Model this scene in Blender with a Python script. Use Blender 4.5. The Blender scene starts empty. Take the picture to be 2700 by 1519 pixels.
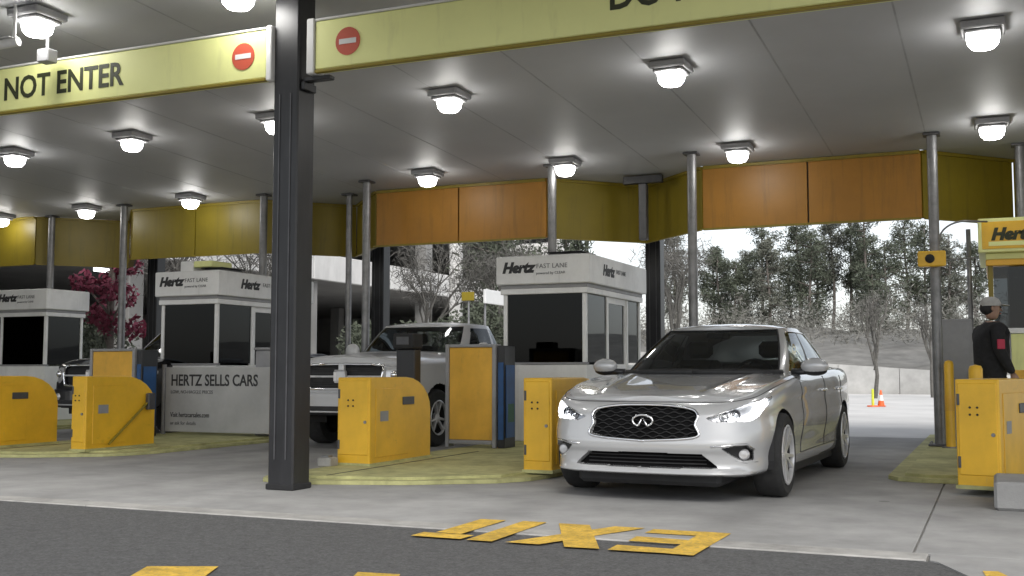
import bpy, math, random
import numpy as np
from mathutils import Vector, Matrix

random.seed(7)
S = bpy.context.scene
COL = S.collection
R = math.radians

# ------------------------------------------------------------------ camera, sky, sun, exposure
# World axes: X runs along the row of exit lanes, Y runs down the lanes away from the road, Z is up.
cam_d = bpy.data.cameras.new('camera')
cam = bpy.data.objects.new('camera', cam_d)
COL.objects.link(cam)
cam.location = (0, 0, 0.985)
cam.rotation_euler = (R(90 + 4.248), 0, R(23.7))
cam_d.sensor_width = 36.0
cam_d.lens = 36.0 * 1100 / 1024
cam_d.clip_start = 0.1
cam_d.clip_end = 1500
S.camera = cam

SUN_EL, SUN_AZ = 43.0, 148.0
world = bpy.data.worlds.new('World')
S.world = world
world.use_nodes = True
nt = world.node_tree
nt.nodes.clear()
wo = nt.nodes.new('ShaderNodeOutputWorld')
bg = nt.nodes.new('ShaderNodeBackground')
hs = nt.nodes.new('ShaderNodeHueSaturation')
sky = nt.nodes.new('ShaderNodeTexSky')
sky.sky_type = 'NISHITA'
sky.sun_disc = False
sky.sun_elevation = R(SUN_EL)
sky.sun_rotation = R(SUN_AZ)
sky.air_density = 1.0
sky.dust_density = 1.5
sky.ozone_density = 1.0
hs.inputs['Saturation'].default_value = 0.30
bg.inputs['Strength'].default_value = 0.14
nt.links.new(sky.outputs[0], hs.inputs['Color'])
nt.links.new(hs.outputs[0], bg.inputs['Color'])
nt.links.new(bg.outputs[0], wo.inputs['Surface'])

sun_d = bpy.data.lights.new('sun', 'SUN')
sun_d.energy = 1.5
sun_d.angle = R(25)
sun_d.color = (1.0, 0.97, 0.92)
sun = bpy.data.objects.new('sun', sun_d)
COL.objects.link(sun)
sun.location = (0, -20, 30)
sun.rotation_euler = (R(90 - SUN_EL), 0, R(180 - SUN_AZ))

S.view_settings.view_transform = 'Standard'
S.view_settings.look = 'None'
S.view_settings.gamma = 1
S.view_settings.use_curve_mapping = False
S.view_settings.exposure = 0.62
S.cycles.use_denoising = True
S.cycles.max_bounces = 8
S.cycles.sample_clamp_indirect = 6.0

# ------------------------------------------------------------------ materials
MATS = {}


def lin(h):
    """sRGB hex -> linear rgb"""
    c = [int(h[i:i + 2], 16) / 255 for i in (0, 2, 4)]
    return tuple(x / 12.92 if x <= .04045 else ((x + .055) / 1.055) ** 2.4 for x in c)


def mat(name, col, rough=.6, metal=0.0, var=.12, scale=5.0, bump=0.0, bscale=60.0, spec=.5, coat=0.0,
        stain=0.0, world_co=False, detail=6.0):
    if name in MATS:
        return MATS[name]
    m = bpy.data.materials.new(name)
    MATS[name] = m
    m.use_nodes = True
    t = m.node_tree
    b = t.nodes['Principled BSDF']
    b.inputs['Roughness'].default_value = rough
    b.inputs['Metallic'].default_value = metal
    b.inputs['Specular IOR Level'].default_value = spec
    b.inputs['Coat Weight'].default_value = coat
    b.inputs['Coat Roughness'].default_value = .04
    if world_co:
        g = t.nodes.new('ShaderNodeNewGeometry')
        co = g.outputs['Position']
    else:
        g = t.nodes.new('ShaderNodeTexCoord')
        co = g.outputs['Object']
    n = t.nodes.new('ShaderNodeTexNoise')
    n.inputs['Scale'].default_value = scale
    n.inputs['Detail'].default_value = detail
    n.inputs['Roughness'].default_value = .62
    t.links.new(co, n.inputs['Vector'])
    r = t.nodes.new('ShaderNodeValToRGB')
    r.color_ramp.elements[0].position = .3
    r.color_ramp.elements[1].position = .7
    r.color_ramp.elements[0].color = (*[max(0, c * (1 - var)) for c in col], 1)
    r.color_ramp.elements[1].color = (*[min(1, c * (1 + var)) for c in col], 1)
    t.links.new(n.outputs['Fac'], r.inputs['Fac'])
    out = r.outputs['Color']
    if stain:
        n2 = t.nodes.new('ShaderNodeTexNoise')
        n2.inputs['Scale'].default_value = scale * .22
        n2.inputs['Detail'].default_value = 8
        n2.inputs['Roughness'].default_value = .7
        t.links.new(co, n2.inputs['Vector'])
        r2 = t.nodes.new('ShaderNodeValToRGB')
        r2.color_ramp.elements[0].position = .36
        r2.color_ramp.elements[1].position = .58
        r2.color_ramp.elements[0].color = (1 - stain, 1 - stain, 1 - stain, 1)
        r2.color_ramp.elements[1].color = (1, 1, 1, 1)
        t.links.new(n2.outputs['Fac'], r2.inputs['Fac'])
        mx = t.nodes.new('ShaderNodeMix')
        mx.data_type = 'RGBA'
        mx.blend_type = 'MULTIPLY'
        mx.inputs[0].default_value = 1
        t.links.new(out, mx.inputs[6])
        t.links.new(r2.outputs['Color'], mx.inputs[7])
        out = mx.outputs[2]
    t.links.new(out, b.inputs['Base Color'])
    if bump:
        nb = t.nodes.new('ShaderNodeTexNoise')
        nb.inputs['Scale'].default_value = bscale
        nb.inputs['Detail'].default_value = 4
        t.links.new(co, nb.inputs['Vector'])
        bp = t.nodes.new('ShaderNodeBump')
        bp.inputs['Strength'].default_value = bump
        bp.inputs['Distance'].default_value = .01
        t.links.new(nb.outputs['Fac'], bp.inputs['Height'])
        t.links.new(bp.outputs['Normal'], b.inputs['Normal'])
    return m


def glow(name, col, strength):
    m = bpy.data.materials.new(name)
    MATS[name] = m
    m.use_nodes = True
    b = m.node_tree.nodes['Principled BSDF']
    b.inputs['Base Color'].default_value = (*col, 1)
    b.inputs['Emission Color'].default_value = (*col, 1)
    b.inputs['Emission Strength'].default_value = strength
    b.inputs['Roughness'].default_value = .4
    return m


def clear(name, tint, rough=.02, ior=1.5):
    """thin sheet of tinted glass: what passes is tinted, the rest mirrors by fresnel"""
    m = bpy.data.materials.new(name)
    MATS[name] = m
    m.use_nodes = True
    t = m.node_tree
    t.nodes.clear()
    o = t.nodes.new('ShaderNodeOutputMaterial')
    tr = t.nodes.new('ShaderNodeBsdfTransparent')
    tr.inputs[0].default_value = (*tint, 1)
    gl = t.nodes.new('ShaderNodeBsdfGlossy')
    gl.inputs['Roughness'].default_value = rough
    gl.inputs['Color'].default_value = (.9, .93, .95, 1)
    fr = t.nodes.new('ShaderNodeFresnel')
    fr.inputs[0].default_value = ior
    n = t.nodes.new('ShaderNodeTexNoise')
    n.inputs['Scale'].default_value = 1.5
    bp = t.nodes.new('ShaderNodeBump')
    bp.inputs['Strength'].default_value = .03
    t.links.new(n.outputs['Fac'], bp.inputs['Height'])
    t.links.new(bp.outputs['Normal'], gl.inputs['Normal'])
    mx = t.nodes.new('ShaderNodeMixShader')
    t.links.new(fr.outputs[0], mx.inputs[0])
    t.links.new(tr.outputs[0], mx.inputs[1])
    t.links.new(gl.outputs[0], mx.inputs[2])
    t.links.new(mx.outputs[0], o.inputs['Surface'])
    return m


CONC = mat('concrete', (.355, .352, .345), .85, var=.16, scale=2.2, bump=.25, bscale=90, stain=.22, world_co=True)
GUTTER = mat('gutter_concrete', (.40, .39, .37), .85, var=.22, scale=5, bump=.3, bscale=80, stain=.25, world_co=True)
LOT = mat('pale_lot_concrete', (.64, .63, .61), .9, var=.1, scale=.6, stain=.15, world_co=True)
EARTH = mat('earth', (.22, .20, .16), .95, var=.25, scale=.5, world_co=True)
ASPH = mat('asphalt', (.108, .108, .108), .8, var=.45, scale=70, bump=.7, bscale=160, stain=.25, world_co=True, detail=10)
PAINT_Y = mat('road_paint_yellow', (.74, .47, .06), .75, var=.22, scale=16, bump=.2, bscale=120, stain=.35, world_co=True)
ISLE_Y = mat('faded_yellow_paint', (.50, .49, .23), .85, var=.22, scale=7, stain=.30, bump=.2, world_co=True)
SOFFIT = mat('soffit_panel', (.455, .46, .475), .55, var=.06, scale=.8, spec=.45, world_co=True)
FASCIA_O = mat('fascia_orange', (.42, .19, .02), .45, var=.12, scale=1.3, stain=.15)
FASCIA = mat('fascia_yellow', (.25, .19, .014), .45, var=.10, scale=1.3, stain=.12)
SIGN_Y = mat('sign_pale_yellow', (.80, .82, .35), .5, var=.05, scale=1.2)
CAB_Y = mat('cabinet_yellow', (.86, .50, .03), .38, var=.10, scale=2.5, stain=.16, bump=.05, bscale=30)
PANEL_O = mat('panel_amber', (.80, .44, .045), .45, var=.12, scale=3, stain=.15)
BLACK = mat('black_paint', (.018, .018, .02), .38, var=.25, scale=3)
BLACK_M = mat('black_matte', (.016, .016, .017), .75, var=.3, scale=8)
DGREY = mat('dark_grey_metal', (.09, .09, .095), .45, metal=.3, var=.2, scale=6)
GALV = mat('galvanised_pole', (.26, .26, .265), .45, metal=.55, var=.22, scale=7, stain=.2)
GREYP = mat('grey_enamel', (.30, .30, .31), .5, var=.12, scale=4, stain=.15)
WHITE = mat('white_enamel', (.72, .72, .71), .45, var=.06, scale=3, stain=.08)
BOOTHW = mat('booth_offwhite', (.80, .80, .795), .5, var=.07, scale=2.5, stain=.15)
CHROME = mat('chrome', (.85, .85, .86), .08, metal=1, var=.04, scale=4)
SATIN = mat('satin_silver', (.66, .66, .67), .3, metal=.55, var=.08, scale=12)
RUBBER = mat('rubber', (.022, .022, .022), .85, var=.3, scale=20)
CARW = mat('pearl_white_paint', (.50, .503, .507),   .24, metal=.16, var=.02, scale=2, coat=1.0, spec=.5)
TRUCKW = mat('white_truck_paint', (.50, .50, .505), .3, var=.04, scale=2, coat=.7)
TRUCKB = mat('black_truck_paint', (.02, .02, .022), .25, var=.1, scale=2, coat=.8)
PLASTIC = mat('dark_plastic', (.02, .02, .021), .55, var=.3, scale=15)
VOID = mat('grille_black', (.008, .008, .0085), .95, var=.3, scale=15, spec=.1)
TRIM = mat('interior_trim', (.045, .043, .042), .8, var=.25, scale=12)
LETTER = mat('dark_lettering', (.03, .03, .032), .6, var=.2, scale=10)
LETTER_G = mat('grey_lettering', (.14, .14, .145), .6, var=.2, scale=10)
SIGN_T = mat('olive_black_lettering', (.03, .035, .012), .6, var=.2, scale=10)
RED = mat('no_entry_red', (.52, .09, .05), .45, var=.08, scale=4)
GLASS_W = clear('windscreen_glass', (.36, .39, .39), .015, 1.38)
GLASS_S = clear('side_glass', (.5, .53, .53), .015, 1.55)
GLASS_B = clear('booth_glass', (.22, .235, .245), .02, 1.36)
GLASS_D = clear('smoked_booth_glass', (.05, .055, .06), .02, 1.28)
LENSC = clear('lamp_cover', (.92, .93, .95), .02, 1.35)
LAMP = glow('canopy_lamp_glow', (1.0, .985, .95), 22.0)
LAMP_B = glow('canopy_lamp_glow_bright', (1.0, .99, .965), 25.0)
LAMP_D = glow('canopy_lamp_glow_dim', (1.0, .975, .925), 17.0)
HEADL = glow('headlamp_glow', (1.0, 1.0, 1.0), 5.0)
BARK = mat('bark', (.15, .13, .115), .95, var=.4, scale=14)
BARK_G = mat('grey_bark', (.11, .105, .095), .95, var=.35, scale=14)
PINE = mat('pine_needles', (.085, .098, .068), .8, var=.5, scale=.9)
PINE2 = mat('pine_needles_dull', (.12, .125, .10), .8, var=.45, scale=.9)
REDL = mat('red_leaves', (.20, .034, .065), .7, var=.5, scale=1.5)
TWIG = mat('bare_twigs', (.12, .115, .105), .95, var=.35, scale=2)
BRUSH = mat('grey_brush', (.20, .195, .175), .95, var=.25, scale=.5)
DECK = mat('deck_concrete', (.30, .295, .285), .85, var=.15, scale=.5, stain=.25)
DECKW = mat('deck_white_band', (.78, .77, .75), .8, var=.10, scale=.4, stain=.2)
GREENB = mat('green_board', (.02, .10, .05), .5, var=.2, scale=6)
BLUEB = mat('blue_board', (.015, .075, .22), .45, var=.2, scale=6)
ORANGE = mat('cone_orange', (.75, .13, .03), .5, var=.1, scale=8)
YELG = mat('hi_vis_yellow', (.62, .66, .05), .5, var=.1, scale=8)
SKIN = mat('skin', (.33, .20, .14), .55, var=.1, scale=20)
CLOTH = mat('black_cloth', (.014, .014, .016), .9, var=.4, scale=18, bump=.4, bscale=40)
TROUS = mat('charcoal_cloth', (.03, .03, .035), .9, var=.3, scale=18)
CAPW = mat('pale_cap_cloth', (.40, .395, .385), .9, var=.12, scale=20)
SILVERP = mat('silver_car_paint', (.42, .42, .43), .3, metal=.4, var=.05, scale=3, coat=.6)
DARKP = mat('graphite_car_paint', (.035, .037, .042), .3, metal=.2, var=.05, scale=3, coat=.6)
WHITEP = mat('white_car_paint', (.66, .66, .66), .3, var=.04, scale=3, coat=.6)
MAROON = mat('maroon_car_paint', (.14, .015, .02), .3, var=.05, scale=3, coat=.6)



def wear(m, tracks=True):
    """oil spots and tyre rubber on the lane concrete, in world space"""
    t = m.node_tree
    b = t.nodes['Principled BSDF']
    src = b.inputs['Base Color'].links[0].from_socket
    g = t.nodes.new('ShaderNodeNewGeometry')

    def math_(op, a, c=None):
        n = t.nodes.new('ShaderNodeMath')
        n.operation = op
        for i, v in enumerate((a, c)):
            if v is None:
                continue
            if isinstance(v, (int, float)):
                n.inputs[i].default_value = v
            else:
                t.links.new(v, n.inputs[i])
        return n.outputs[0]
    vo = t.nodes.new('ShaderNodeTexVoronoi')
    vo.inputs['Scale'].default_value = 1.7
    t.links.new(g.outputs['Position'], vo.inputs['Vector'])
    spot = math_('LESS_THAN', vo.outputs['Distance'], .07)
    pick = math_('GREATER_THAN', vo.outputs['Color'], .62)
    dark = math_('MULTIPLY', math_('MULTIPLY', spot, pick), .34)
    if tracks:
        sx = t.nodes.new('ShaderNodeSeparateXYZ')
        t.links.new(g.outputs['Position'], sx.inputs[0])
        u = math_('SUBTRACT', math_('FRACT', math_('ADD', math_('DIVIDE', math_('ADD', sx.outputs['X'], 2.38), 5.2), .5)), .5)
        d = math_('SUBTRACT', math_('ABSOLUTE', math_('MULTIPLY', u, 5.2)), .76)
        e = math_('POWER', 2.718, math_('MULTIPLY', math_('MULTIPLY', d, d), -28))
        nz = t.nodes.new('ShaderNodeTexNoise')
        nz.inputs['Scale'].default_value = 1.1
        nz.inputs['Detail'].default_value = 7
        t.links.new(g.outputs['Position'], nz.inputs['Vector'])
        dark = math_('ADD', dark, math_('MULTIPLY', math_('MULTIPLY', e, nz.outputs['Fac']), .34))
    mx = t.nodes.new('ShaderNodeMix')
    mx.data_type = 'RGBA'
    t.links.new(dark, mx.inputs[0])
    t.links.new(src, mx.inputs[6])
    mx.inputs[7].default_value = (.03, .03, .03, 1)
    t.links.new(mx.outputs[2], b.inputs['Base Color'])


def scuff(m, scale, lo, hi, amount, col):
    """dirt with a shape of its own: scratches, rain streaks, rubbed patches"""
    t = m.node_tree
    b = t.nodes['Principled BSDF']
    src = b.inputs['Base Color'].links[0].from_socket
    g = t.nodes.new('ShaderNodeTexCoord')
    mp = t.nodes.new('ShaderNodeMapping')
    mp.inputs['Scale'].default_value = scale
    t.links.new(g.outputs['Object'], mp.inputs['Vector'])
    n = t.nodes.new('ShaderNodeTexNoise')
    n.inputs['Scale'].default_value = 1
    n.inputs['Detail'].default_value = 9
    n.inputs['Roughness'].default_value = .72
    t.links.new(mp.outputs[0], n.inputs['Vector'])
    r = t.nodes.new('ShaderNodeMapRange')
    r.inputs['From Min'].default_value = lo
    r.inputs['From Max'].default_value = hi
    r.inputs['To Max'].default_value = amount
    t.links.new(n.outputs['Fac'], r.inputs['Value'])
    mx = t.nodes.new('ShaderNodeMix')
    mx.data_type = 'RGBA'
    t.links.new(r.outputs['Result'], mx.inputs[0])
    t.links.new(src, mx.inputs[6])
    mx.inputs[7].default_value = (*col, 1)
    t.links.new(mx.outputs[2], b.inputs['Base Color'])


scuff(CAB_Y, (3, 3, 5), .60, .82, .6, (.10, .075, .03))
scuff(CAB_Y, (30, 30, 4), .62, .80, .5, (.30, .26, .20))
scuff(FASCIA, (9, 9, .7), .52, .80, .6, (.10, .075, .02))
scuff(FASCIA_O, (9, 9, .7), .52, .80, .6, (.12, .07, .02))
scuff(PANEL_O, (6, 6, 2), .55, .80, .5, (.20, .12, .04))
scuff(SIGN_Y, (5, 5, .8), .55, .85, .35, (.30, .28, .14))
scuff(BOOTHW, (7, 7, .9), .55, .85, .4, (.28, .27, .25))
scuff(DECKW, (.8, .8, .25), .50, .80, .5, (.30, .29, .27))
scuff(BLACK, (8, 8, 1.2), .5, .8, .5, (.055, .055, .06))
scuff(PAINT_Y, (45, 45, 45), .50, .72, .8, (.11, .11, .108))
wear(CONC)
wear(ASPH, False)

# ------------------------------------------------------------------ building helpers


def setp(o, label=None, cat=None, group=None, kind=None):
    if label:
        o['label'] = label
    if cat:
        o['category'] = cat
    if group:
        o['group'] = group
    if kind:
        o['kind'] = kind
    return o


def thing(name, label, cat, loc=(0, 0, 0), rz=0.0, group=None):
    o = bpy.data.objects.new(name, None)
    o.empty_display_size = .2
    COL.objects.link(o)
    o.location = loc
    o.rotation_euler = (0, 0, rz)
    return setp(o, label, cat, group)


def wloc(o):
    v = Vector((0, 0, 0))
    while o is not None:
        v += Vector(o.location)
        o = o.parent
    return v


class MB:
    def __init__(s):
        s.v, s.f = [], []

    def add(s, vs, fs):
        n = len(s.v)
        s.v += [tuple(p) for p in vs]
        s.f += [tuple(i + n for i in q) for q in fs]
        return s

    def box(s, x0, x1, y0, y1, z0, z1):
        vs = [(x0, y0, z0), (x1, y0, z0), (x1, y1, z0), (x0, y1, z0), (x0, y0, z1), (x1, y0, z1), (x1, y1, z1), (x0, y1, z1)]
        return s.add(vs, [(0, 3, 2, 1), (4, 5, 6, 7), (0, 1, 5, 4), (1, 2, 6, 5), (2, 3, 7, 6), (3, 0, 4, 7)])

    def bbox(s, x0, x1, y0, y1, z0, z1, b=.01):
        """box with chamfered edges"""
        vs = []
        for z, i in ((z0, b), (z0 + b, 0), (z1 - b, 0), (z1, b)):
            c = b - i if i else b
            if i:
                r = [(x0 + b + 0, y0 + i), (x1 - b, y0 + i), (x1 - i, y0 + b), (x1 - i, y1 - b), (x1 - b, y1 - i), (x0 + b, y1 - i), (x0 + i, y1 - b), (x0 + i, y0 + b)]
                r = [(x0 + 1.6 * b, y0 + b), (x1 - 1.6 * b, y0 + b), (x1 - b, y0 + 1.6 * b), (x1 - b, y1 - 1.6 * b), (x1 - 1.6 * b, y1 - b), (x0 + 1.6 * b, y1 - b), (x0 + b, y1 - 1.6 * b), (x0 + b, y0 + 1.6 * b)]
            else:
                r = [(x0 + b, y0), (x1 - b, y0), (x1, y0 + b), (x1, y1 - b), (x1 - b, y1), (x0 + b, y1), (x0, y1 - b), (x0, y0 + b)]
            vs += [(x, y, z) for x, y in r]
        fs = [tuple(range(7, -1, -1)), tuple(range(24, 32))]
        for k in range(3):
            for i in range(8):
                j = (i + 1) % 8
                fs.append((k * 8 + i, k * 8 + j, k * 8 + 8 + j, k * 8 + 8 + i))
        return s.add(vs, fs)

    def prism(s, pts, z0, z1):
        """vertical prism over a counter-clockwise outline"""
        n = len(pts)
        vs = [(x, y, z0) for x, y in pts] + [(x, y, z1) for x, y in pts]
        fs = [tuple(range(n - 1, -1, -1)), tuple(range(n, 2 * n))]
        fs += [(i, (i + 1) % n, n + (i + 1) % n, n + i) for i in range(n)]
        return s.add(vs, fs)

    def extrude(s, pts, vec):
        """3-D polygon pushed along a vector"""
        n = len(pts)
        pts = [Vector(p) for p in pts]
        vec = Vector(vec)
        vs = pts + [p + vec for p in pts]
        fs = [tuple(range(n - 1, -1, -1)), tuple(range(n, 2 * n))]
        fs += [(i, (i + 1) % n, n + (i + 1) % n, n + i) for i in range(n)]
        return s.add(vs, fs)

    def tube(s, path, r, n=10, cap=True):
        path = [Vector(p) for p in path]
        m = len(path)
        rr = r if isinstance(r, (list, tuple)) else [r] * m
        vs, fs = [], []
        ref = None
        for i, p in enumerate(path):
            d = (path[min(i + 1, m - 1)] - path[max(i - 1, 0)])
            d = d.normalized() if d.length > 1e-9 else Vector((0, 0, 1))
            if ref is None:
                ref = Vector((0, 0, 1)) if abs(d.z) < .9 else Vector((1, 0, 0))
            a = d.cross(ref)
            if a.length < 1e-6:
                a = d.orthogonal()
            a.normalize()
            b = a.cross(d).normalized()
            ref = b
            for k in range(n):
                t = 2 * math.pi * k / n
                vs.append(p + (a * math.cos(t) + b * math.sin(t)) * rr[i])
        for i in range(m - 1):
            for k in range(n):
                j = (k + 1) % n
                fs.append((i * n + k, i * n + j, (i + 1) * n + j, (i + 1) * n + k))
        if cap:
            fs.append(tuple(range(n - 1, -1, -1)))
            fs.append(tuple(range((m - 1) * n, m * n)))
        return s.add(vs, fs)

    def lathe(s, prof, c=(0, 0, 0), axis='z', n=24):
        """profile of (radius, height)"""
        vs, fs = [], []
        for r, h in prof:
            for k in range(n):
                t = 2 * math.pi * k / n
                a, b = r * math.cos(t), r * math.sin(t)
                p = (a, b, h) if axis == 'z' else ((h, a, b) if axis == 'x' else (a, h, b))
                vs.append((c[0] + p[0], c[1] + p[1], c[2] + p[2]))
        for i in range(len(prof) - 1):
            for k in range(n):
                j = (k + 1) % n
                fs.append((i * n + k, i * n + j, (i + 1) * n + j, (i + 1) * n + k))
        return s.add(vs, fs)

    def sphere(s, c, r, n=12, m=8, sc=(1, 1, 1)):
        vs, fs = [], []
        for i in range(m + 1):
            a = math.pi * i / m
            for k in range(n):
                t = 2 * math.pi * k / n
                vs.append((c[0] + r * sc[0] * math.sin(a) * math.cos(t), c[1] + r * sc[1] * math.sin(a) * math.sin(t), c[2] + r * sc[2] * math.cos(a)))
        for i in range(m):
            for k in range(n):
                j = (k + 1) % n
                fs.append((i * n + k, (i + 1) * n + k, (i + 1) * n + j, i * n + j))
        return s.add(vs, fs)

    def build(s, name, m, parent=None, world=True, smooth=False, angle=None):
        """link as ONE object; coordinates are world ones unless world=False (then local to the parent)"""
        me = bpy.data.meshes.new(name)
        off = wloc(parent) if (parent is not None and world) else Vector((0, 0, 0))
        me.from_pydata([tuple(Vector(p) - off) for p in s.v], [], s.f)
        me.validate()
        me.materials.append(m)
        if smooth:
            me.polygons.foreach_set('use_smooth', [True] * len(me.polygons))
            if angle:
                me.set_sharp_from_angle(angle=R(angle))
        o = bpy.data.objects.new(name, me)
        COL.objects.link(o)
        if parent is not None:
            o.parent = parent
        return o


def kids(o):
    return [c for c in bpy.data.objects if c.parent is o]


def dup(o, parent=None):
    c = o.copy()
    COL.objects.link(c)
    c.parent = parent
    for ch in o.children:
        dup(ch, c)
    return c


def copy_thing(o, loc, rz=None, label=None):
    c = dup(o)
    c.location = loc
    if rz is not None:
        c.rotation_euler = (0, 0, rz)
    if label:
        c['label'] = label
    return c


def repaint(o, swap):
    """give a copy other paints: materials sit on the object, meshes stay shared"""
    for ch in [o] + list(o.children_recursive):
        for sl in ch.material_slots:
            if sl.material and sl.material.name in swap:
                m = swap[sl.material.name]
                sl.link = 'OBJECT'
                sl.material = m


def lettering(name, body, size, m, parent, pos, rot=(90, 0, 0), shear=0.0, weight=0.0, sx=1.0, align='LEFT', depth=.002, spacing=1.0):
    cu = bpy.data.curves.new(name, 'FONT')
    cu.body = body
    cu.size = size
    cu.shear = shear
    cu.offset = weight
    cu.extrude = depth
    cu.align_x = align
    cu.space_character = spacing
    cu.resolution_u = 3
    t = bpy.data.objects.new(name, cu)
    COL.objects.link(t)
    bpy.context.view_layer.update()
    me = bpy.data.meshes.new_from_object(t.evaluated_get(bpy.context.evaluated_depsgraph_get()))
    bpy.data.objects.remove(t)
    bpy.data.curves.remove(cu)
    me.name = name
    me.materials.clear()
    me.materials.append(m)
    o = bpy.data.objects.new(name, me)
    COL.objects.link(o)
    o.parent = parent
    o.location = Vector(pos) - (wloc(parent) if parent is not None else Vector((0, 0, 0)))
    o.rotation_euler = tuple(R(a) for a in rot)
    o.scale = (sx, 1, 1)
    return o


def grid_mesh(name, verts, faces, m, parent, angle=38, smooth=True):
    """numpy verts and quads -> object (local coords)"""
    used = np.unique(faces)
    remap = -np.ones(len(verts), int)
    remap[used] = np.arange(len(used))
    fl = []
    for q in remap[faces].tolist():
        r = []
        for i in q:
            if i not in r:
                r.append(i)
        if len(r) > 2:
            fl.append(r)
    me = bpy.data.meshes.new(name)
    me.from_pydata(verts[used].tolist(), [], fl)
    me.materials.append(m)
    if smooth:
        me.polygons.foreach_set('use_smooth', [True] * len(me.polygons))
        me.set_sharp_from_angle(angle=R(angle))
    o = bpy.data.objects.new(name, me)
    COL.objects.link(o)
    o.parent = parent
    return o


def catmull(pts, n):
    """dense points along a Catmull-Rom curve, uniform in the control index"""
    P = np.array(pts, float)
    P = np.vstack([2 * P[0] - P[1], P, 2 * P[-1] - P[-2]])
    k = len(pts) - 1
    u = np.linspace(0, k, n)
    i = np.minimum(u.astype(int), k - 1)
    t = (u - i)[:, None]
    p0, p1, p2, p3 = P[i], P[i + 1], P[i + 2], P[i + 3]
    return .5 * (2 * p1 + (p2 - p0) * t + (2 * p0 - 5 * p1 + 4 * p2 - p3) * t ** 2 + (3 * p1 - p0 - 3 * p2 + p3) * t ** 3)


def smooth_fn(tab):
    t = np.array(tab, float)
    d = catmull(t, 400)
    x = np.maximum.accumulate(d[:, 0])
    return lambda q: np.interp(q, x, d[:, 1])


def in_poly(px, pz, poly):
    c = np.zeros(px.shape, bool)
    n = len(poly)
    j = n - 1
    for i in range(n):
        xi, zi = poly[i]
        xj, zj = poly[j]
        cond = ((zi > pz) != (zj > pz)) & (px < (xj - xi) * (pz - zi) / (zj - zi + 1e-12) + xi)
        c ^= cond
        j = i
    return c

# ------------------------------------------------------------------ ground, road, pavement
g = MB()
g.add([(-400, -60, -.05), (400, -60, -.05), (400, 600, -.05), (-400, 600, -.05)], [(0, 1, 2, 3)])
setp(g.build('ground', EARTH), kind='structure')
lot = MB().box(-60, 40, 17.03, 47.0, -.045, -.004)
setp(lot.build('back_lot', LOT), kind='structure')
road = MB()
road.add([(-60, -30, -.006), (60, -30, -.006), (60, 6.165, -.006), (-60, 6.165, -.006)], [(0, 1, 2, 3)])
setp(road.build('road', ASPH), kind='structure')

pave = MB().box(-60, 40, 6.17, 17.02, -.04, -.02).build('pavement', GUTTER)
setp(pave, kind='structure')
cuts = [-60, -26.2, -20.95, -15.75, -10.55, -5.6, -.44, 4.8, 40]
for a, b in zip(cuts[:-1], cuts[1:]):
    MB().bbox(a + .006, b - .006, 6.395, 17.015, -.03, 0, .004).build('concrete_slab', CONC, pave)
for a, b in ((-60, -18.4), (-18.4, -12.3), (-12.3, -6.1), (-6.1, -.36)):
    MB().bbox(a + .004, b - .004, 6.17, 6.385, -.03, .002, .004).build('gutter_strip', GUTTER, pave)
# the pale slab that reaches out into the road beside the last lane
MB().prism([(-.35, 6.385), (-.345, 6.17), (-.30, 6.12), (-.14, 5.75), (.25, 4.6), (.25, 2.0), (9, 2.0), (9, 6.385)], -.03, .001).build('concrete_slab', CONC, pave)

# EXIT, painted for cars leaving the lane, so it stands on its head from here; worn strokes laid down one by one
rr = random.Random(5)
ex = MB()


def stroke(pts):
    """flat stroke outline in letter space (a along the word, b up the letter), with slightly ragged corners"""
    q = [(-1.49 - a + rr.uniform(-.008, .008), 6.66 - b + rr.uniform(-.012, .012), .0045 + .0002 * len(ex.f)) for a, b in pts]
    ex.add(q, [tuple(range(len(q)))])


w_ = .17
stroke([(0, 0), (w_, 0), (w_, .86), (0, .86)])                       # E
for b0 in (0, .345, .69):
    stroke([(w_ - .01, b0), (.48, b0), (.48, b0 + .17), (w_ - .01, b0 + .17)])
stroke([(.53, 0), (.73, 0), (1.10, .86), (.90, .86)])                # X
stroke([(.90, 0), (1.10, 0), (.73, .86), (.53, .86)])
stroke([(1.18, 0), (1.35, 0), (1.35, .86), (1.18, .86)])             # I
stroke([(1.38, .68), (1.72, .68), (1.72, .86), (1.38, .86)])         # T
stroke([(1.465, .02), (1.635, .02), (1.635, .685), (1.465, .685)])
st = ex.build('exit_marking', PAINT_Y)
setp(st, kind='structure')
mk = MB()
mk.add([(-3.93, 4.40, .002), (-3.60, 4.54, .002), (-3.00, 3.25, .002), (-3.33, 3.11, .002)], [(3, 2, 1, 0)])
mk.add([(-2.88, 4.69, .002), (-2.66, 4.72, .002), (-2.20, 3.60, .002), (-2.42, 3.5, .002)], [(3, 2, 1, 0)])
mk.add([(-.09, 5.93, .004), (-.02, 5.95, .004), (.18, 5.4, .004), (-.02, 5.32, .004)], [(3, 2, 1, 0)])
setp(mk.build('road_marking', PAINT_Y), kind='structure')

# islands between the lanes, painted yellow, with a rounded nose


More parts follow.
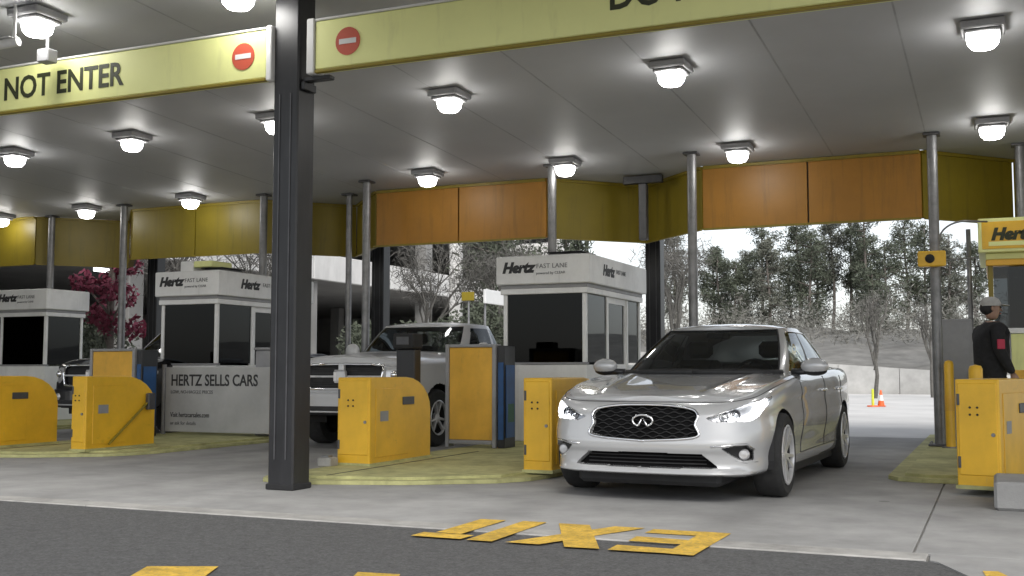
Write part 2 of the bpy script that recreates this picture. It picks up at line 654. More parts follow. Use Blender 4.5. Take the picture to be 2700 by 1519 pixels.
def island(x0, x1, yn, label):
    t = thing('traffic_island', label, 'traffic island', ((x0 + x1) / 2, yn, 0), group='painted islands between the lanes')
    pts = [(x0, 17.4), (x0, yn + .25), (x0 + .10, yn + .07), (x0 + .3, yn), (x0 + .6, yn + .02)]
    w = x1 - x0
    pts += [(x0 + .60 * w, yn + .30), (x1 - .25, yn + .75), (x1 - .06, yn + 1.05), (x1, yn + 1.4), (x1, 17.4)]
    MB().prism(pts, 0.002, .035).build('kerb', ISLE_Y, t)
    MB().prism([(x0 + .14, 17.3), (x0 + .14, yn + .3), (x0 + .34, yn + .16), (x0 + .6 * w, yn + .42), (x1 - .3, yn + .95), (x1 - .14, yn + 1.5), (x1 - .14, 17.3)], .035, .058).build('island_top', ISLE_Y, t)
    MB().box(x0 + .62, x0 + .635, yn + .28, 11.4, .058, .061).build('joint', BLACK_M, t)
    return t


island(-6.05, -3.74, 8.02, 'pale yellow island under the booth between the silver sedan and the pickup')
island(-11.35, -9.05, 8.9, 'yellow edged island behind the black column, carrying the car sales banner')
island(-16.6, -14.2, 8.9, 'yellow edged island under the farthest booth and the rounded yellow cabinet')
island(-.92, 1.6, 10.3, 'yellow kerbed island where the person in black stands')

# ------------------------------------------------------------------ canopy
ZC = 3.88


def zc_at(y):
    """height of the soffit, which falls gently towards the back"""
    return ZC + max(0.0, 15.3 - y) * .042


t = thing('canopy', 'wide grey canopy with lit soffit and yellow sawtooth fascia over the exit lanes', 'canopy', (-8, 11, 0))
zig = []
flats = [(-24.6, -21.8), (-19.42, -16.55), (-14.2, -11.35), (-9.12, -6.14), (-3.76, -.82), (1.4, 4.4), (6.6, 9.6)]
for i, (a, b) in enumerate(flats):
    zig += [(a, 15.3), (b, 15.3)]
    if i < len(flats) - 1:
        zig.append(((b + flats[i + 1][0]) / 2, 16.52))
sf = MB()
zf, zb_ = zc_at(4.6), ZC
sf.add([(-24.6, 4.6, zf), (9.6, 4.6, zf), (9.6, 15.3, zb_), (-24.6, 15.3, zb_), (-24.6, 4.6, zf + .05), (9.6, 4.6, zf + .05), (9.6, 15.3, zb_ + .05), (-24.6, 15.3, zb_ + .05)],
       [(0, 3, 2, 1), (4, 5, 6, 7), (0, 1, 5, 4), (1, 2, 6, 5), (2, 3, 7, 6), (3, 0, 4, 7)])
sf.build('soffit', SOFFIT, t)
for k in range(27):
    xk = -23.9 + k * 1.22
    MB().extrude([(xk - .009, 4.65, zf - .0035), (xk + .009, 4.65, zf - .0035), (xk + .009, 4.65, zf - .0005), (xk - .009, 4.65, zf - .0005)], (0, 10.6, -.042 * 10.6)).build('soffit_joint', mat('soffit_joint', (.36, .363, .375), .7, var=.2, scale=2, world_co=True), t)
for (a, b), (c, d) in zip(flats[:-1], flats[1:]):
    MB().prism([(b, 15.303), (c, 15.303), ((b + c) / 2, 16.52)], ZC, ZC + .05).build('soffit_bay', SOFFIT, t)
MB().prism([(-24.6, 4.6), (9.6, 4.6), (9.6, 16.7), (-24.6, 16.7)], zf + .055, zf + .5).build('roof', GREYP, t)
MB().box(-24.6, 9.6, 4.5, 4.597, zf - .1, zf + .9).build('front_edge', FASCIA, t)
for (xa, ya), (xb, yb) in zip(zig[:-1], zig[1:]):
    d = Vector((xb - xa, yb - ya))
    L = d.length
    d.normalize()
    n = Vector((-d.y, d.x)) * .06
    # long faces are made of two panels with a seam between them
    k = 2 if abs(yb - ya) < .01 else 1
    for j in range(k):
        s0, s1 = L * j / k + .012, L * (j + 1) / k - .012
        a, b = Vector((xa, ya)) + d * s0, Vector((xa, ya)) + d * s1
        MB().prism([tuple(a), tuple(b), tuple(b + n), tuple(a + n)], 2.975, ZC - .004).build('fascia_panel', FASCIA_O if k == 2 and xa > -10 else FASCIA, t)
    a, b = Vector((xa, ya)) + n * 1.1, Vector((xb, yb)) + n * 1.1
    MB().prism([tuple(a), tuple(b), tuple(b + n * .5), tuple(a + n * .5)], 2.99, ZC - .01).build('fascia_backing', DGREY, t)
    a, b = Vector((xa, ya)) + d * .02, Vector((xa, ya)) + d * (L - .02)
    p = -Vector((-d.y, d.x)) * .035
    for za, zb2 in ((2.955, 2.985), (ZC - .05, ZC - .006)):
        MB().prism([tuple(a + p), tuple(b + p), tuple(b - p * .1), tuple(a - p * .1)], za, zb2).build('fascia_trim', FASCIA, t)

# lamps under the canopy: square housing with a hanging bowl that glows


def lamp(label):
    t = thing('canopy_light', label, 'ceiling light', (0, 0, 0), group='square lights under the canopy')
    h = MB().bbox(-.185, .185, -.185, .185, -.075, -.001, .012)
    h.build('housing', GREYP, t, world=False)
    MB().bbox(-.15, .15, -.15, .15, -.105, -.0755, .01).build('bezel', GREYP, t, world=False)
    b = MB()
    prof = [(.138, -.106), (.140, -.13), (.128, -.185), (.095, -.222), (.045, -.235), (0.001, -.237)]
    b.lathe(prof, n=20)
    b.build('bowl', LAMP, t, world=False, smooth=True)
    return t


l0 = lamp('lit light nearest the white security camera, above the DO NOT ENTER sign')
spots = [
    ((-7.85, 7.2), None),
    ((-5.7, 7.3), 'lit light cut by the top of the picture, next to the black front column'),
    ((-12.5, 11.15), 'lit light below the words NOT ENTER, at the edge of the picture'),
    ((-10.25, 11.0), 'lit light below the sign between the word ENTER and its red symbol'),
    ((-7.90, 10.9), 'lit light half hidden behind the black front column'),
    ((-5.48, 10.75), 'lit light straight below the red symbol of the second yellow sign'),
    ((-2.92, 10.66), 'large lit light alone over the silver sedan, highest of the open soffit'),
    ((-.02, 10.55), 'large lit light at the edge of the picture over the person in black'),
    ((-17.0, 14.9), 'small lit light above the farthest booth, cut by the edge'),
    ((-14.75, 14.75), 'lit light on top of the olive fascia between the first two grey poles'),
    ((-12.28, 14.57), 'lit light touching the fascia above the booth with the banner'),
    ((-7.63, 14.27), 'lit light at the top of the amber fascia above the pickup'),
    ((-5.45, 14.27), 'lit light behind the grey pole that stands on the white booth roof'),
    ((-3.02, 14.24), 'lit light at the fascia top beside the grey pole behind the silver sedan'),
    ((.04, 14.04), 'lit light near the top of the pole with the small yellow lane lamp'),
]
for (x, y), lb in spots:
    if lb is None:
        l0.location = (x, y, zc_at(y))
    else:
        lc = copy_thing(l0, (x, y, zc_at(y)), R(random.uniform(-2.5, 2.5)), label=lb)
        repaint(lc, {'canopy_lamp_glow': random.choice((LAMP, LAMP_B, LAMP_D))})

# ------------------------------------------------------------------ columns and poles


def column(x, y, label, s=.25):
    ztop = zc_at(y + .13) - .004
    t = thing('canopy_column', label, 'column', (x, y, 0), group='black steel canopy columns')
    h = s / 2
    m = MB().bbox(x - h, x + h, y - h, y + h, 0, ztop, .014)
    m.build('shaft', BLACK, t)
    rb = MB()
    for q in (-.055, .055):
        rb.box(x + q - .006, x + q + .006, y - h - .007, y - h + .003, .25, 3.3)
    rb.build('seam', DGREY, t)
    MB().bbox(x - h - .012, x + h + .012, y - h - .012, y + h + .012, 0, .05, .008).build('base_collar', BLACK_M, t)
    return t


column(-5.405, 7.70, 'black square column standing alone in front between the two yellow signs')
column(-5.05, 17.3, 'black rear column beside the white booth with the lit glass door')
column(-10.2, 17.3, 'black rear column above the hood of the white pickup')
column(-15.4, 17.3, 'black rear column behind the farthest booth')
column(-10.75, 8.2, 'black front column at the far end of the DO NOT ENTER sign')


def pole(x, y, z0, label, base=True, r=.062):
    zt = zc_at(y)
    t = thing('lane_pole', label, 'pole', (x, y, z0), group='grey poles up to the canopy')
    MB().tube([(x, y, z0), (x, y, zt - .03)], r, 14).build('shaft', GALV, t, smooth=True, angle=40)
    MB().bbox(x - .1, x + .1, y - .1, y + .1, zt - .035, zt - .006, .006).build('top_plate', DGREY, t)
    if base:
        MB().bbox(x - .13, x + .13, y - .13, y + .13, z0, z0 + .025, .006).build('base_plate', DGREY, t)
        bo = MB()
        for a, b in ((-1, -1), (1, -1), (1, 1), (-1, 1)):
            bo.lathe([(.016, z0 + .025), (.016, z0 + .05), (.001, z0 + .052)], (x + a * .1, y + b * .1, 0), n=6)
        bo.build('bolts', GALV, t)
    return t


pole(-.65, 14.45, .06, 'grey pole with the small yellow lane lamp, beside the person in black')
pole(-3.69, 14.45, .06, 'grey pole rising behind the roof of the silver sedan')
pole(-5.74, 14.5, 2.47, 'grey pole standing on the roof of the booth behind the silver sedan', base=False)
pole(-8.86, 14.58, .0, 'grey pole next to the black rear column above the pickup')
pole(-9.69, 15.4, .06, 'thin grey pole just behind the black front column', r=.05)
pole(-11.07, 14.95, 2.47, 'grey pole standing on the roof of the booth behind the banner', base=False)
pole(-14.02, 14.9, .06, 'grey pole in front of the red leaved tree')
pole(-16.2, 15.35, 2.47, 'grey pole standing on the roof of the farthest booth', base=False)
pole(.36, 15.4, .06, 'grey pole behind the yellow booth sign at the picture edge')
for x, y, lb in ((-4.72, 15.6, 'dark hanging bracket in the fascia notch next to the booth roof'),):
    t = thing('ceiling_bracket', lb, 'bracket', (x, y, 3.7))
    MB().bbox(x - .30, x + .30, y - .05, y + .05, 3.74, 3.86, .01).build('cross_arm', BLACK, t)
    MB().bbox(x - .06, x + .06, y - .052, y + .07, 2.9, 3.738, .01).build('stem', DGREY, t)

# lane lamp on the first pole
t = thing('lane_lamp', 'small olive yellow lamp box with black round eye on the pole', 'lane lamp', (-.68, 14.36, 2.28))
MB().bbox(-.84, -.52, 14.26, 14.375, 2.24, 2.43, .012).build('housing', CAB_Y, t)
MB().lathe([(.001, 14.238), (.045, 14.238), (.055, 14.245), (.055, 14.262)], (-.70, 0, 2.335), 'y', 16).build('lens', BLACK_M, t, smooth=True, angle=40)

# ------------------------------------------------------------------ hanging lane signs


def lane_sign(x0, x1, y, z0, z1, txt_x, sym_x, tail, label):
    t = thing('lane_sign', label, 'sign', ((x0 + x1) / 2, y, z0), group='yellow DO NOT ENTER signs')
    MB().bbox(x0, x1, y, y + .14, z0, z1, .008).build('panel', SIGN_Y, t)
    MB().bbox(x0, x1, y - .012, y + .03, z0 - .03, z0 - .002, .006).build('lower_rail', FASCIA, t)
    MB().bbox(x0, x1, y - .010, y + .03, z1 + .002, z1 + .022, .005).build('upper_rail', WHITE, t)
    for xe, s in ((x0, -1), (x1, 1)):
        if -6 < xe < -4:
            MB().bbox(xe + s * .005 - (.075 if s < 0 else 0), xe + s * .005 + (.055 if s > 0 else 0), y - .014, y + .155, z0 - .03, z1 + .03, .008).build('end_cap', WHITE, t)
    zm = (z0 + z1) / 2
    lettering('lettering', 'DO NOT ENTER', .30, SIGN_T, t, (txt_x, y - .003, zm - .10 + tail), weight=.006, align='LEFT', sx=.90)
    for sx in sym_x:
        d = MB().lathe([(.001, y - .006), (.117, y - .006), (.117, y + .001)], (sx, 0, zm), 'y', 28)
        dd = d.build('no_entry_disc', RED, t)
        MB().bbox(sx - .082, sx + .082, y - .0095, y - .0062, zm - .022, zm + .022, .001).build('bar', WHITE, dd)
    return t


lane_sign(-11.1, -5.585, 7.54, 3.45, 3.865, -9.13, (-5.82, -10.75), 0, 'pale yellow sign reading DO NOT ENTER, its text and red symbol in full view')
lane_sign(-5.12, .12, 7.58, 3.475, 3.885, -2.55, (-4.80, -.3), .06, 'pale yellow sign whose words are cut by the top of the picture')
t = thing('sign_bracket', 'black bracket joining the column to the second yellow sign', 'bracket', (-5.15, 7.7, 3.42))
MB().bbox(-5.27, -5.0, 7.62, 7.70, 3.40, 3.435, .006).build('arm', BLACK, t)
MB().bbox(-5.27, -5.235, 7.6, 7.78, 3.33, 3.398, .006).build('clamp', BLACK, t)

# security camera
t = thing('security_camera', 'white bullet security camera hanging under the soffit near the nearest light', 'security camera', (-7.9, 7.0, 3.8))
q = Vector((-7.93, 6.95, 3.86))
c = MB().tube([q + Vector((-.13, -.02, -.005)), q + Vector((.10, .03, .02))], .042, 14)
c.build('body', WHITE, t, smooth=True, angle=40)
MB().tube([q + Vector((-.135, -.021, -.0055)), q + Vector((-.131, -.02, -.0052))], .034, 14).build('lens', BLACK_M, t)
MB().tube([q + Vector((.06, .02, .05)), q + Vector((.06, .02, .36))], .014, 8).build('mount', WHITE, t)
sh = MB()
sh.bbox(q.x - .16, q.x + .07, q.y - .05, q.y + .07, q.z + .045, q.z + .055, .003)
sh.build('sun_shield', WHITE, t)
t = thing('conduit_box', 'pale junction box under the soffit beside the security camera', 'junction box', (-7.9, 7.5, 3.7))
MB().bbox(-7.96, -7.82, 7.30, 7.42, zc_at(7.4) - .42, zc_at(7.4) - .30, .008).build('box', GREYP, t)
MB().tube([(-7.89, 7.36, zc_at(7.4) - .3), (-7.89, 7.36, zc_at(7.4))], .014, 8).build('conduit', GREYP, t)

# ------------------------------------------------------------------ yellow cabinets


def cabinet(x0, x1, y0, y1, label, z0=.058, z1=.91, dots=True, vent=True):
    t = thing('gate_cabinet', label, 'cabinet', ((x0 + x1) / 2, y0, z0), group='yellow gate cabinets on the islands')
    # outline seen from the side: straight front, rounded back shoulder
    L = y1 - y0
    prof = [(y0, z0)]
    prof += [(y1, z0), (y1, z0 + .50)]
    for k in range(1, 7):
        a = k / 6 * math.pi / 2
        prof.append((y1 - .52 + .52 * math.cos(a), z0 + .50 + (z1 - z0 - .50) * math.sin(a)))
    prof.append((y0, z1))
    m = MB().extrude([(x0, a, b) for a, b in prof][::-1], (x1 - x0, 0, 0))
    o = m.build('shell', CAB_Y, t)
    bv = o.modifiers.new('bevel', 'BEVEL')
    bv.width = .012
    bv.segments = 2
    MB().bbox(x0 + .02, x1 - .02, y0 - .008, y0 + .02, z0 + .10, z1 - .03, .006).build('front_door', CAB_Y, t)
    if dots:
        d = MB()
        for a in (-.028, .028):
            for b in (-.028, .028):
                d.lathe([(.001, y0 - .014), (.009, y0 - .014), (.009, y0 - .005)], (x0 + .42 * (x1 - x0) + a, 0, z1 - .25 + b), 'y', 8)
        d.build('bolts', BLACK_M, t)
    if True:
        h_ = MB()
        for zz in (z0 + .2, z1 - .16):
            h_.bbox(x0 + .012, x0 + .034, y0 - .014, y0 - .002, zz - .045, zz + .045, .003)
        h_.build('hinges', DGREY, t)
        MB().lathe([(.001, y0 - .02), (.014, y0 - .02), (.016, y0 - .008)], (x1 - .05, 0, z0 + .42), 'y', 12).build('lock', GALV, t)
        MB().bbox(x1 - .0005, x1 + .006, y0 + .10, y1 - .50, z0 + .07, z1 - .11, .004).build('side_hatch', CAB_Y, t)
        MB().bbox(x1 + .0065, x1 + .0085, y0 + .18, y0 + .34, z0 + .42, z0 + .52, .0008).build('sticker', GREYP, t)
    if vent:
        v = MB()
        v.bbox(x1 + .0065, x1 + .016, y0 + .62, y0 + .86, z1 - .28, z1 - .20, .004)
        v.build('latch_plate', DGREY, t)
    MB().box(x0 - .012, x1 + .012, y0 - .012, y1 + .012, z0 - .008, z0 + .022).build('plinth', ISLE_Y, t)
    return t


cabinet(-5.93, -5.56, 9.25, 10.5, 'yellow gate cabinet in front of the pickup, lit narrow face and rounded back')
cabinet(-3.97, -3.69, 9.3, 10.7, 'yellow gate cabinet partly hidden by the front wing of the silver sedan', vent=False)
cc = cabinet(-.31, .02, 9.42, 11.2, 'large yellow gate cabinet in front of the person in black')
cc.rotation_euler = (0, 0, R(-13))
cabinet(-9.76, -9.54, 9.62, 10.75, 'yellow gate cabinet next to the car sales banner, stained near the ground', vent=False)
cabinet(-11.25, -10.93, 9.2, 10.55, 'yellow gate cabinet with rounded shoulder, cut by the edge of the picture', dots=False)
# dark slanted bar put in for a shadow band on the stained cabinet
t = thing('shadow_bar', 'dark slanted bar standing in for the shadow band on the stained yellow cabinet', 'shade bar', (-9.4, 11.0, .06))
MB().tube([(-9.505, 9.95, .12), (-9.50, 10.62, .62)], .014, 8).build('slant_bar', FASCIA, t)
MB().bbox(-9.525, -9.47, 10.56, 10.68, .50, .70, .008).build('bar_end', DGREY, t)
t = thing('floor_block', 'small pale concrete foot at the corner of the cabinet in front of the pickup', 'concrete foot', (-5.95, 9.2, .06))
MB().bbox(-6.03, -5.88, 9.05, 9.2, .05, .14, .012).build('block', GUTTER, t)
MB().bbox(-6.0, -5.92, 9.08, 9.16, .14, .16, .005).build('plate', GALV, t)

# concrete block beside the large cabinet
cb = MB().bbox(-.04, 2.4, 8.5, 9.25, 0.001, .20, .02)
cb = cb.build('concrete_block', CONC)
setp(cb, 'low pale concrete block at the foot of the large yellow cabinet', 'concrete block')

# free-standing amber boards with grey frames


def board(x0, x1, y, z1, label, side=True):
    t = thing('kiosk_board', label, 'kiosk', ((x0 + x1) / 2, y, .06), group='amber boards on the islands')
    z0 = .06
    MB().bbox(x0 + .05, x1 - .05, y, y + .10, z0 + .09, z1 - .04, .006).build('panel', PANEL_O, t)
    f = MB()
    f.bbox(x0, x0 + .048, y - .015, y + .14, z0, z1, .006)
    f.bbox(x1 - .048, x1, y - .015, y + .14, z0, z1, .006)
    f.bbox(x0 + .05, x1 - .05, y - .013, y + .138, z1 - .038, z1 - .001, .006)
    f.bbox(x0 + .05, x1 - .05, y - .013, y + .138, z0 + .04, z0 + .088, .006)
    f.build('frame', GREYP, t)
    if side:
        MB().bbox(x1 + .012, x1 + .10, y + .02, y + .34, z0, z1 - .02, .006).build('side_box', BLACK, t)
        MB().bbox(x1 + .022, x1 + .09, y + .008, y + .0195, z0 + .10, z1 - .22, .002).build('blue_plate', BLUEB, t)
        MB().bbox(x1 + .103, x1 + .112, y + .05, y + .30, z0 + .12, z1 - .25, .002).build('blue_plate', BLUEB, t)
        MB().bbox(x1 + .103, x1 + .113, y + .10, y + .28, z0 + .30, z0 + .52, .002).build('green_plate', GREENB, t)
    return t


board(-6.10, -5.43, 11.9, 1.29, 'tall amber board in a grey frame between the pickup and the booth')
board(-11.75, -10.93, 11.9, 1.28, 'amber board standing behind the stained yellow cabinet')
t = thing('card_reader', 'black card reader post in front of the pickup', 'card reader', (-6.2, 10.95, .05))
MB().bbox(-6.31, -6.07, 11.06, 11.22, .05, 1.22, .012).build('post', BLACK, t)
MB().bbox(-6.325, -6.055, 11.00, 11.24, 1.223, 1.40, .015).build('head', BLACK_M, t)
MB().bbox(-6.27, -6.11, 10.992, 10.999, 1.27, 1.36, .002).build('screen', DGREY, t)

# ------------------------------------------------------------------ booths


def logo(parent, x, y, z, size, m=LETTER, rot=(90, 0, 0)):
    return lettering('brand_lettering', 'Hertz', size, m, parent, (x, y, z), rot, shear=.28, weight=.012 * size / .2, sx=1.0)


def booth(x0, x1, y0, y1, label, zr=2.47, top_txt=True, unit=True):
    t = thing('toll_booth', label, 'booth', ((x0 + x1) / 2, y0, .06), group='white exit booths')
    z0 = .06
    o = .075                                             # roof overhang
    MB().bbox(x0 - o, x1 + o, y0 - o, y1 + o, zr - .375, zr, .012).build('roof_band', BOOTHW, t)
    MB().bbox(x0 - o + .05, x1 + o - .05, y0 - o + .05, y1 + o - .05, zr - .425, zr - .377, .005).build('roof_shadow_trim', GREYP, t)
    MB().bbox(x0 - .03, x1 + .03, y0 - .03, y1 + .03, zr - .50, zr - .427, .006).build('head_rail', BOOTHW, t)
    # sill-high walls
    MB().bbox(x0, x1, y0, y0 + .06, z0, 1.05, .004).build('front_wall', BOOTHW, t)
    MB().bbox(x0, x1, y1 - .06, y1, z0, 1.05, .004).build('back_wall', BOOTHW, t)
    MB().bbox(x0, x0 + .06, y0 + .062, y1 - .062, z0, 1.05, .004).build('side_wall', BOOTHW, t)
    short = y1 - y0 < 1.5
    if short:
        MB().bbox(x1 - .06, x1, y0 + .062, y1 - .062, z0, 1.05, .004).build('side_wall', BOOTHW, t)
    else:
        MB().bbox(x1 - .06, x1, y0 + .062, y0 + .85, z0, 1.05, .004).build('side_wall', BOOTHW, t)
        MB().bbox(x1 - .06, x1, y0 + 1.72, y1 - .062, z0, 1.05, .004).build('side_wall', BOOTHW, t)
    MB().bbox(x0 - .012, x1 + .012, y0 - .014, y0 + .075, 1.053, 1.08, .004).build('sill', GREYP, t)
    zt = zr - .502
    posts = [(x0, y0), (x1 - .055, y0), (x1 - .055, y1 - .055), (x0, y1 - .055), (x1 - .055, y0 + .84), (x1 - .055, y0 + 1.70)]
    if short:
        posts = posts[:4]
    for i, (px, py) in enumerate(posts):
        MB().bbox(px, px + .055, py, py + .055, 1.082 if i < 4 else z0, zt, .005).build('corner_post', BOOTHW, t)
    MB().box(x0 + .057, x1 - .057, y0 + .02, y0 + .028, 1.083, zt).build('front_window', GLASS_D, t)
    MB().box(x0 + .057, x1 - .057, y1 - .03, y1 - .022, 1.083, zt).build('back_window', GLASS_B, t)
    if short:
        MB().box(x1 - .03, x1 - .022, y0 + .057, y1 - .057, 1.083, zt).build('side_window', GLASS_B, t)
    else:
        MB().box(x1 - .03, x1 - .022, y0 + .057, y0 + .838, 1.083, zt).build('side_window', GLASS_B, t)
        MB().box(x1 - .03, x1 - .022, y0 + 1.757, y1 - .057, 1.083, zt).build('side_window', GLASS_B, t)
    MB().box(x0 + .022, x0 + .03, y0 + .057, y1 - .057, 1.083, zt).build('side_window', GLASS_B, t)
    if not short:
        # sliding door with frame
        d = MB().box(x1 - .045, x1 - .037, y0 + .95, y0 + 1.65, .2, zt - .08).build('door', GLASS_B, t)
        df = MB()
        for ya, yb, za, zb in ((.90, .95, z0, zt), (1.65, 1.70, z0, zt), (.951, 1.649, zt - .08, zt), (.951, 1.649, z0, .2), (.951, 1.649, 1.0, 1.06)):
            df.box(x1 - .06, x1 - .02, y0 + ya, y0 + yb, za, zb)
        df.build('door_frame', BOOTHW, d)
    # inside
    MB().box(x0 + .062, x1 - .062, y0 + .062, y1 - .062, z0, z0 + .03).build('booth_floor', TRIM, t)
    MB().box(x0 + .05, x1 - .05, y0 + .05, y1 - .05, zt - .06, zt - .01).build('booth_ceiling', TRIM, t)
    MB().bbox(x0 + .1, x1 - .1, y0 + .08, y0 + .5, .92, .97, .008).build('counter', TRIM, t)
    MB().bbox(x0 + .15, x0 + .62, y0 + .25, y0 + .33, .98, 1.34, .01).build('monitor', BLACK, t)
    if not short:
        MB().bbox(x0 + .10, x0 + .55, y1 - .55, y1 - .10, .1, 1.7, .01).build('inner_cabinet', TRIM, t)
        MB().bbox(x0 + .55, x1 - .5, y0 + .7, y0 + 1.0, .3, 1.32, .03).build('chair', BLACK_M, t)
    if unit:
        u = MB()
        u.bbox(x0 + .5, x1 - .2, y0 + .35, y0 + .85, zr + .01, zr + .07, .015)
        uo = u.build('roof_unit', DGREY, t)
        MB().bbox(x0 + .47, x1 - .17, y0 + .32, y0 + .88, zr + .072, zr + .085, .005).build('lid', BLACK, uo)
    # lettering on the roof band
    zl = zr - .215
    logo(t, x0 + .02, y0 - o - .003, zl, .185)
    lettering('band_lettering', 'FAST LANE', .085, LETTER_G, t, (x0 + .50, y0 - o - .003, zl + .045), spacing=1.05)
    lettering('band_lettering', 'powered by CLEAR', .05, LETTER_G, t, (x0 + .50, y0 - o - .003, zl - .035))
    if not short:
        logo(t, x1 + o + .003, y0 + .45, zl - .02, .19, rot=(90, 0, 90))
        lettering('band_lettering', 'FAST LANE', .085, LETTER_G, t, (x1 + o + .003, y0 + 1.0, zl + .03), rot=(90, 0, 90))
    return t


booth(-5.94, -4.78, 13.25, 15.6, 'white exit booth right behind the silver sedan, roof unit on top')
booth(-11.68, -10.62, 13.25, 15.6, 'white exit booth behind the car sales banner, glass reflecting light')
booth(-17.1, -15.95, 15.05, 15.95, 'farthest white exit booth, cut by the edge of the picture', unit=False)
# little things on the second booth's roof
t = thing('roof_box', 'pale yellow topped box on the roof of the booth behind the banner', 'roof box', (-11.4, 13.9, 2.47))
MB().bbox(-11.55, -11.30, 13.5, 14.0, 2.47, 2.66, .012).build('box', BOOTHW, t)
MB().bbox(-11.29, -10.95, 13.5, 14.0, 2.56, 2.655, .01).build('yellow_flap', SIGN_Y, t)

# car sales banner
t = thing('sales_banner', 'pale banner board reading HERTZ SELLS CARS in front of the second booth', 'banner', (-10.1, 12.55, .06))
MB().bbox(-11.0, -9.12, 12.60, 12.66, .10, 1.02, .006).build('panel', mat('banner_vinyl', (.46, .46, .46), .55, var=.08, scale=2, stain=.2), t)
fr = MB()
fr.tube([(-11.05, 12.63, .06), (-11.05, 12.63, 1.06)], .032, 10)
fr.tube([(-9.07, 12.63, .06), (-9.07, 12.63, 1.06)], .032, 10)
fr.build('posts', GREYP, t, smooth=True, angle=40)
lettering('headline', 'HERTZ SELLS CARS', .225, LETTER, t, (-10.9, 12.597, .76), weight=.004, sx=.80)
lettering('small_print', 'LOW, NO-HAGGLE PRICES', .07, LETTER_G, t, (-10.9, 12.597, .645), sx=.9)
lettering('small_print', 'Visit hertzcarsales.com', .10, LETTER, t, (-10.9, 12.597, .31), sx=.75)
lettering('small_print', 'or ask for details', .075, LETTER_G, t, (-10.9, 12.597, .20), sx=.9)
t = thing('bin', 'grey utility box standing behind the end of the banner', 'utility box', (-9.3, 13.0, .06))
MB().bbox(-9.62, -9.15, 12.85, 13.3, .06, 1.26, .015).build('body', GREYP, t)
MB().bbox(-9.64, -9.13, 12.83, 13.32, 1.262, 1.30, .01).build('lid', GREYP, t)

# yellow guard booth by the person
X0, Y0 = -.06, 15.0
t = thing('guard_booth', 'yellow guard booth with dark window behind the person in black', 'booth', (.8, 15.0, .06))
MB().bbox(X0 + .24, 2.0, Y0, Y0 + .06, .06, 1.43, .005).build('front_wall', SIGN_Y, t)
MB().bbox(X0 + .20, 2.03, Y0 - .03, Y0 + .07, 1.433, 1.50, .006).build('sill', WHITE, t)
MB().bbox(X0 + .24, 2.0, Y0 - .012, Y0 - .001, .70, .98, .003).build('stripe', PANEL_O, t)
MB().bbox(X0, X0 + .06, Y0 + .001, Y0 + .06, 1.6, 2.30, .004).build('post', FASCIA, t)
MB().box(X0 + .062, 1.94, Y0 + .03, Y0 + .04, 1.503, 2.27).build('window', GLASS_B, t)
MB().bbox(1.942, 2.0, Y0, Y0 + .06, 1.502, 2.27, .004).build('post', SIGN_Y, t)
MB().bbox(X0 + .24, X0 + .30, Y0 + .062, Y0 + 2, .06, 2.27, .004).build('side_wall', BLACK, t)
MB().bbox(X0 + .302, 1.9, Y0 + 1.9, Y0 + 2, .06, 2.27, .004).build('back_wall', BLACK, t)
MB().bbox(X0 - .02, 2.05, Y0 - .05, Y0 + 2.1, 2.28, 2.36, .01).build('soffit_band', PANEL_O, t)
MB().bbox(X0 - .02, 2.05, Y0 - .02, Y0 + 2.1, 2.362, 2.44, .006).build('neck', SIGN_Y, t)
MB().bbox(X0 - .10, 2.1, Y0 - .12, Y0 + 2.15, 2.442, 2.87, .012).build('sign_box', SIGN_Y, t)
MB().bbox(X0 - .055, 2.05, Y0 - .13, Y0 - .122, 2.485, 2.825, .004).build('sign_face', CAB_Y, t)
MB().bbox(X0 + .02, 2.0, Y0 - .134, Y0 - .1305, 2.52, 2.575, .001).build('sign_stripe', SIGN_Y, t)
logo(t, X0 + .05, Y0 - .136, 2.60, .20, SIGN_T)

# conduit, cabinet, posts round the guard booth
t = thing('conduit', 'thin grey conduit bent like a hook from the pole to the yellow booth', 'conduit', (-.6, 14.6, 2.4))
p = [(-.60, 14.55, 2.55)]
for k in range(0, 9):
    a = math.pi - k / 8 * math.pi / 2
    p.append((-.30 + .30 * math.cos(a), 14.62, 2.60 + .22 * math.sin(a)))
p += [(-.05, 14.80, 2.82)]
MB().tube(p, .012, 8).build('pipe', GALV, t, smooth=True)
MB().tube([(-.58, 14.5, 2.33), (-.20, 14.86, 2.38)], .01, 6).build('rod', GALV, t)
t = thing('utility_pole', 'thin pale upright between the pole and the yellow booth', 'pole', (-.17, 15.05, .06))
MB().tube([(-.28, 15.35, .06), (-.28, 15.35, 2.8)], .03, 10).build('shaft', GALV, t, smooth=True)
MB().bbox(-.34, -.22, 15.29, 15.41, .05, .07, .004).build('foot', GALV, t)
t = thing('electric_cabinet', 'tall grey electrical cabinet beside the yellow bollard', 'cabinet', (-.4, 15.0, .06))
MB().bbox(-.66, -.26, 14.85, 15.2, .10, 1.62, .012).build('body', GREYP, t)
MB().bbox(-.635, -.285, 14.838, 14.849, .16, 1.57, .004).build('door', GREYP, t)
MB().bbox(-.32, -.30, 14.815, 14.837, .8, .95, .003).build('handle', DGREY, t)
MB().bbox(-.68, -.24, 14.83, 15.22, .05, .099, .006).build('plinth', GUTTER, t)


def bollard(x, y, h, label, r=.07):
    t = thing('bollard', label, 'bollard', (x, y, .06), group='yellow guard posts')
    MB().lathe([(r, .05), (r, h - .05), (r * .8, h - .015), (.001, h)], (x, y, 0), n=16).build('post', CAB_Y, t, smooth=True, angle=50)
    MB().lathe([(r + .003, h * .45), (r + .003, h * .62)], (x, y, 0), n=16).build('band', PANEL_O, t, smooth=True)
    MB().lathe([(r + .05, .05), (r + .05, .07), (r, .072)], (x, y, 0), n=16).build('foot', GALV, t)


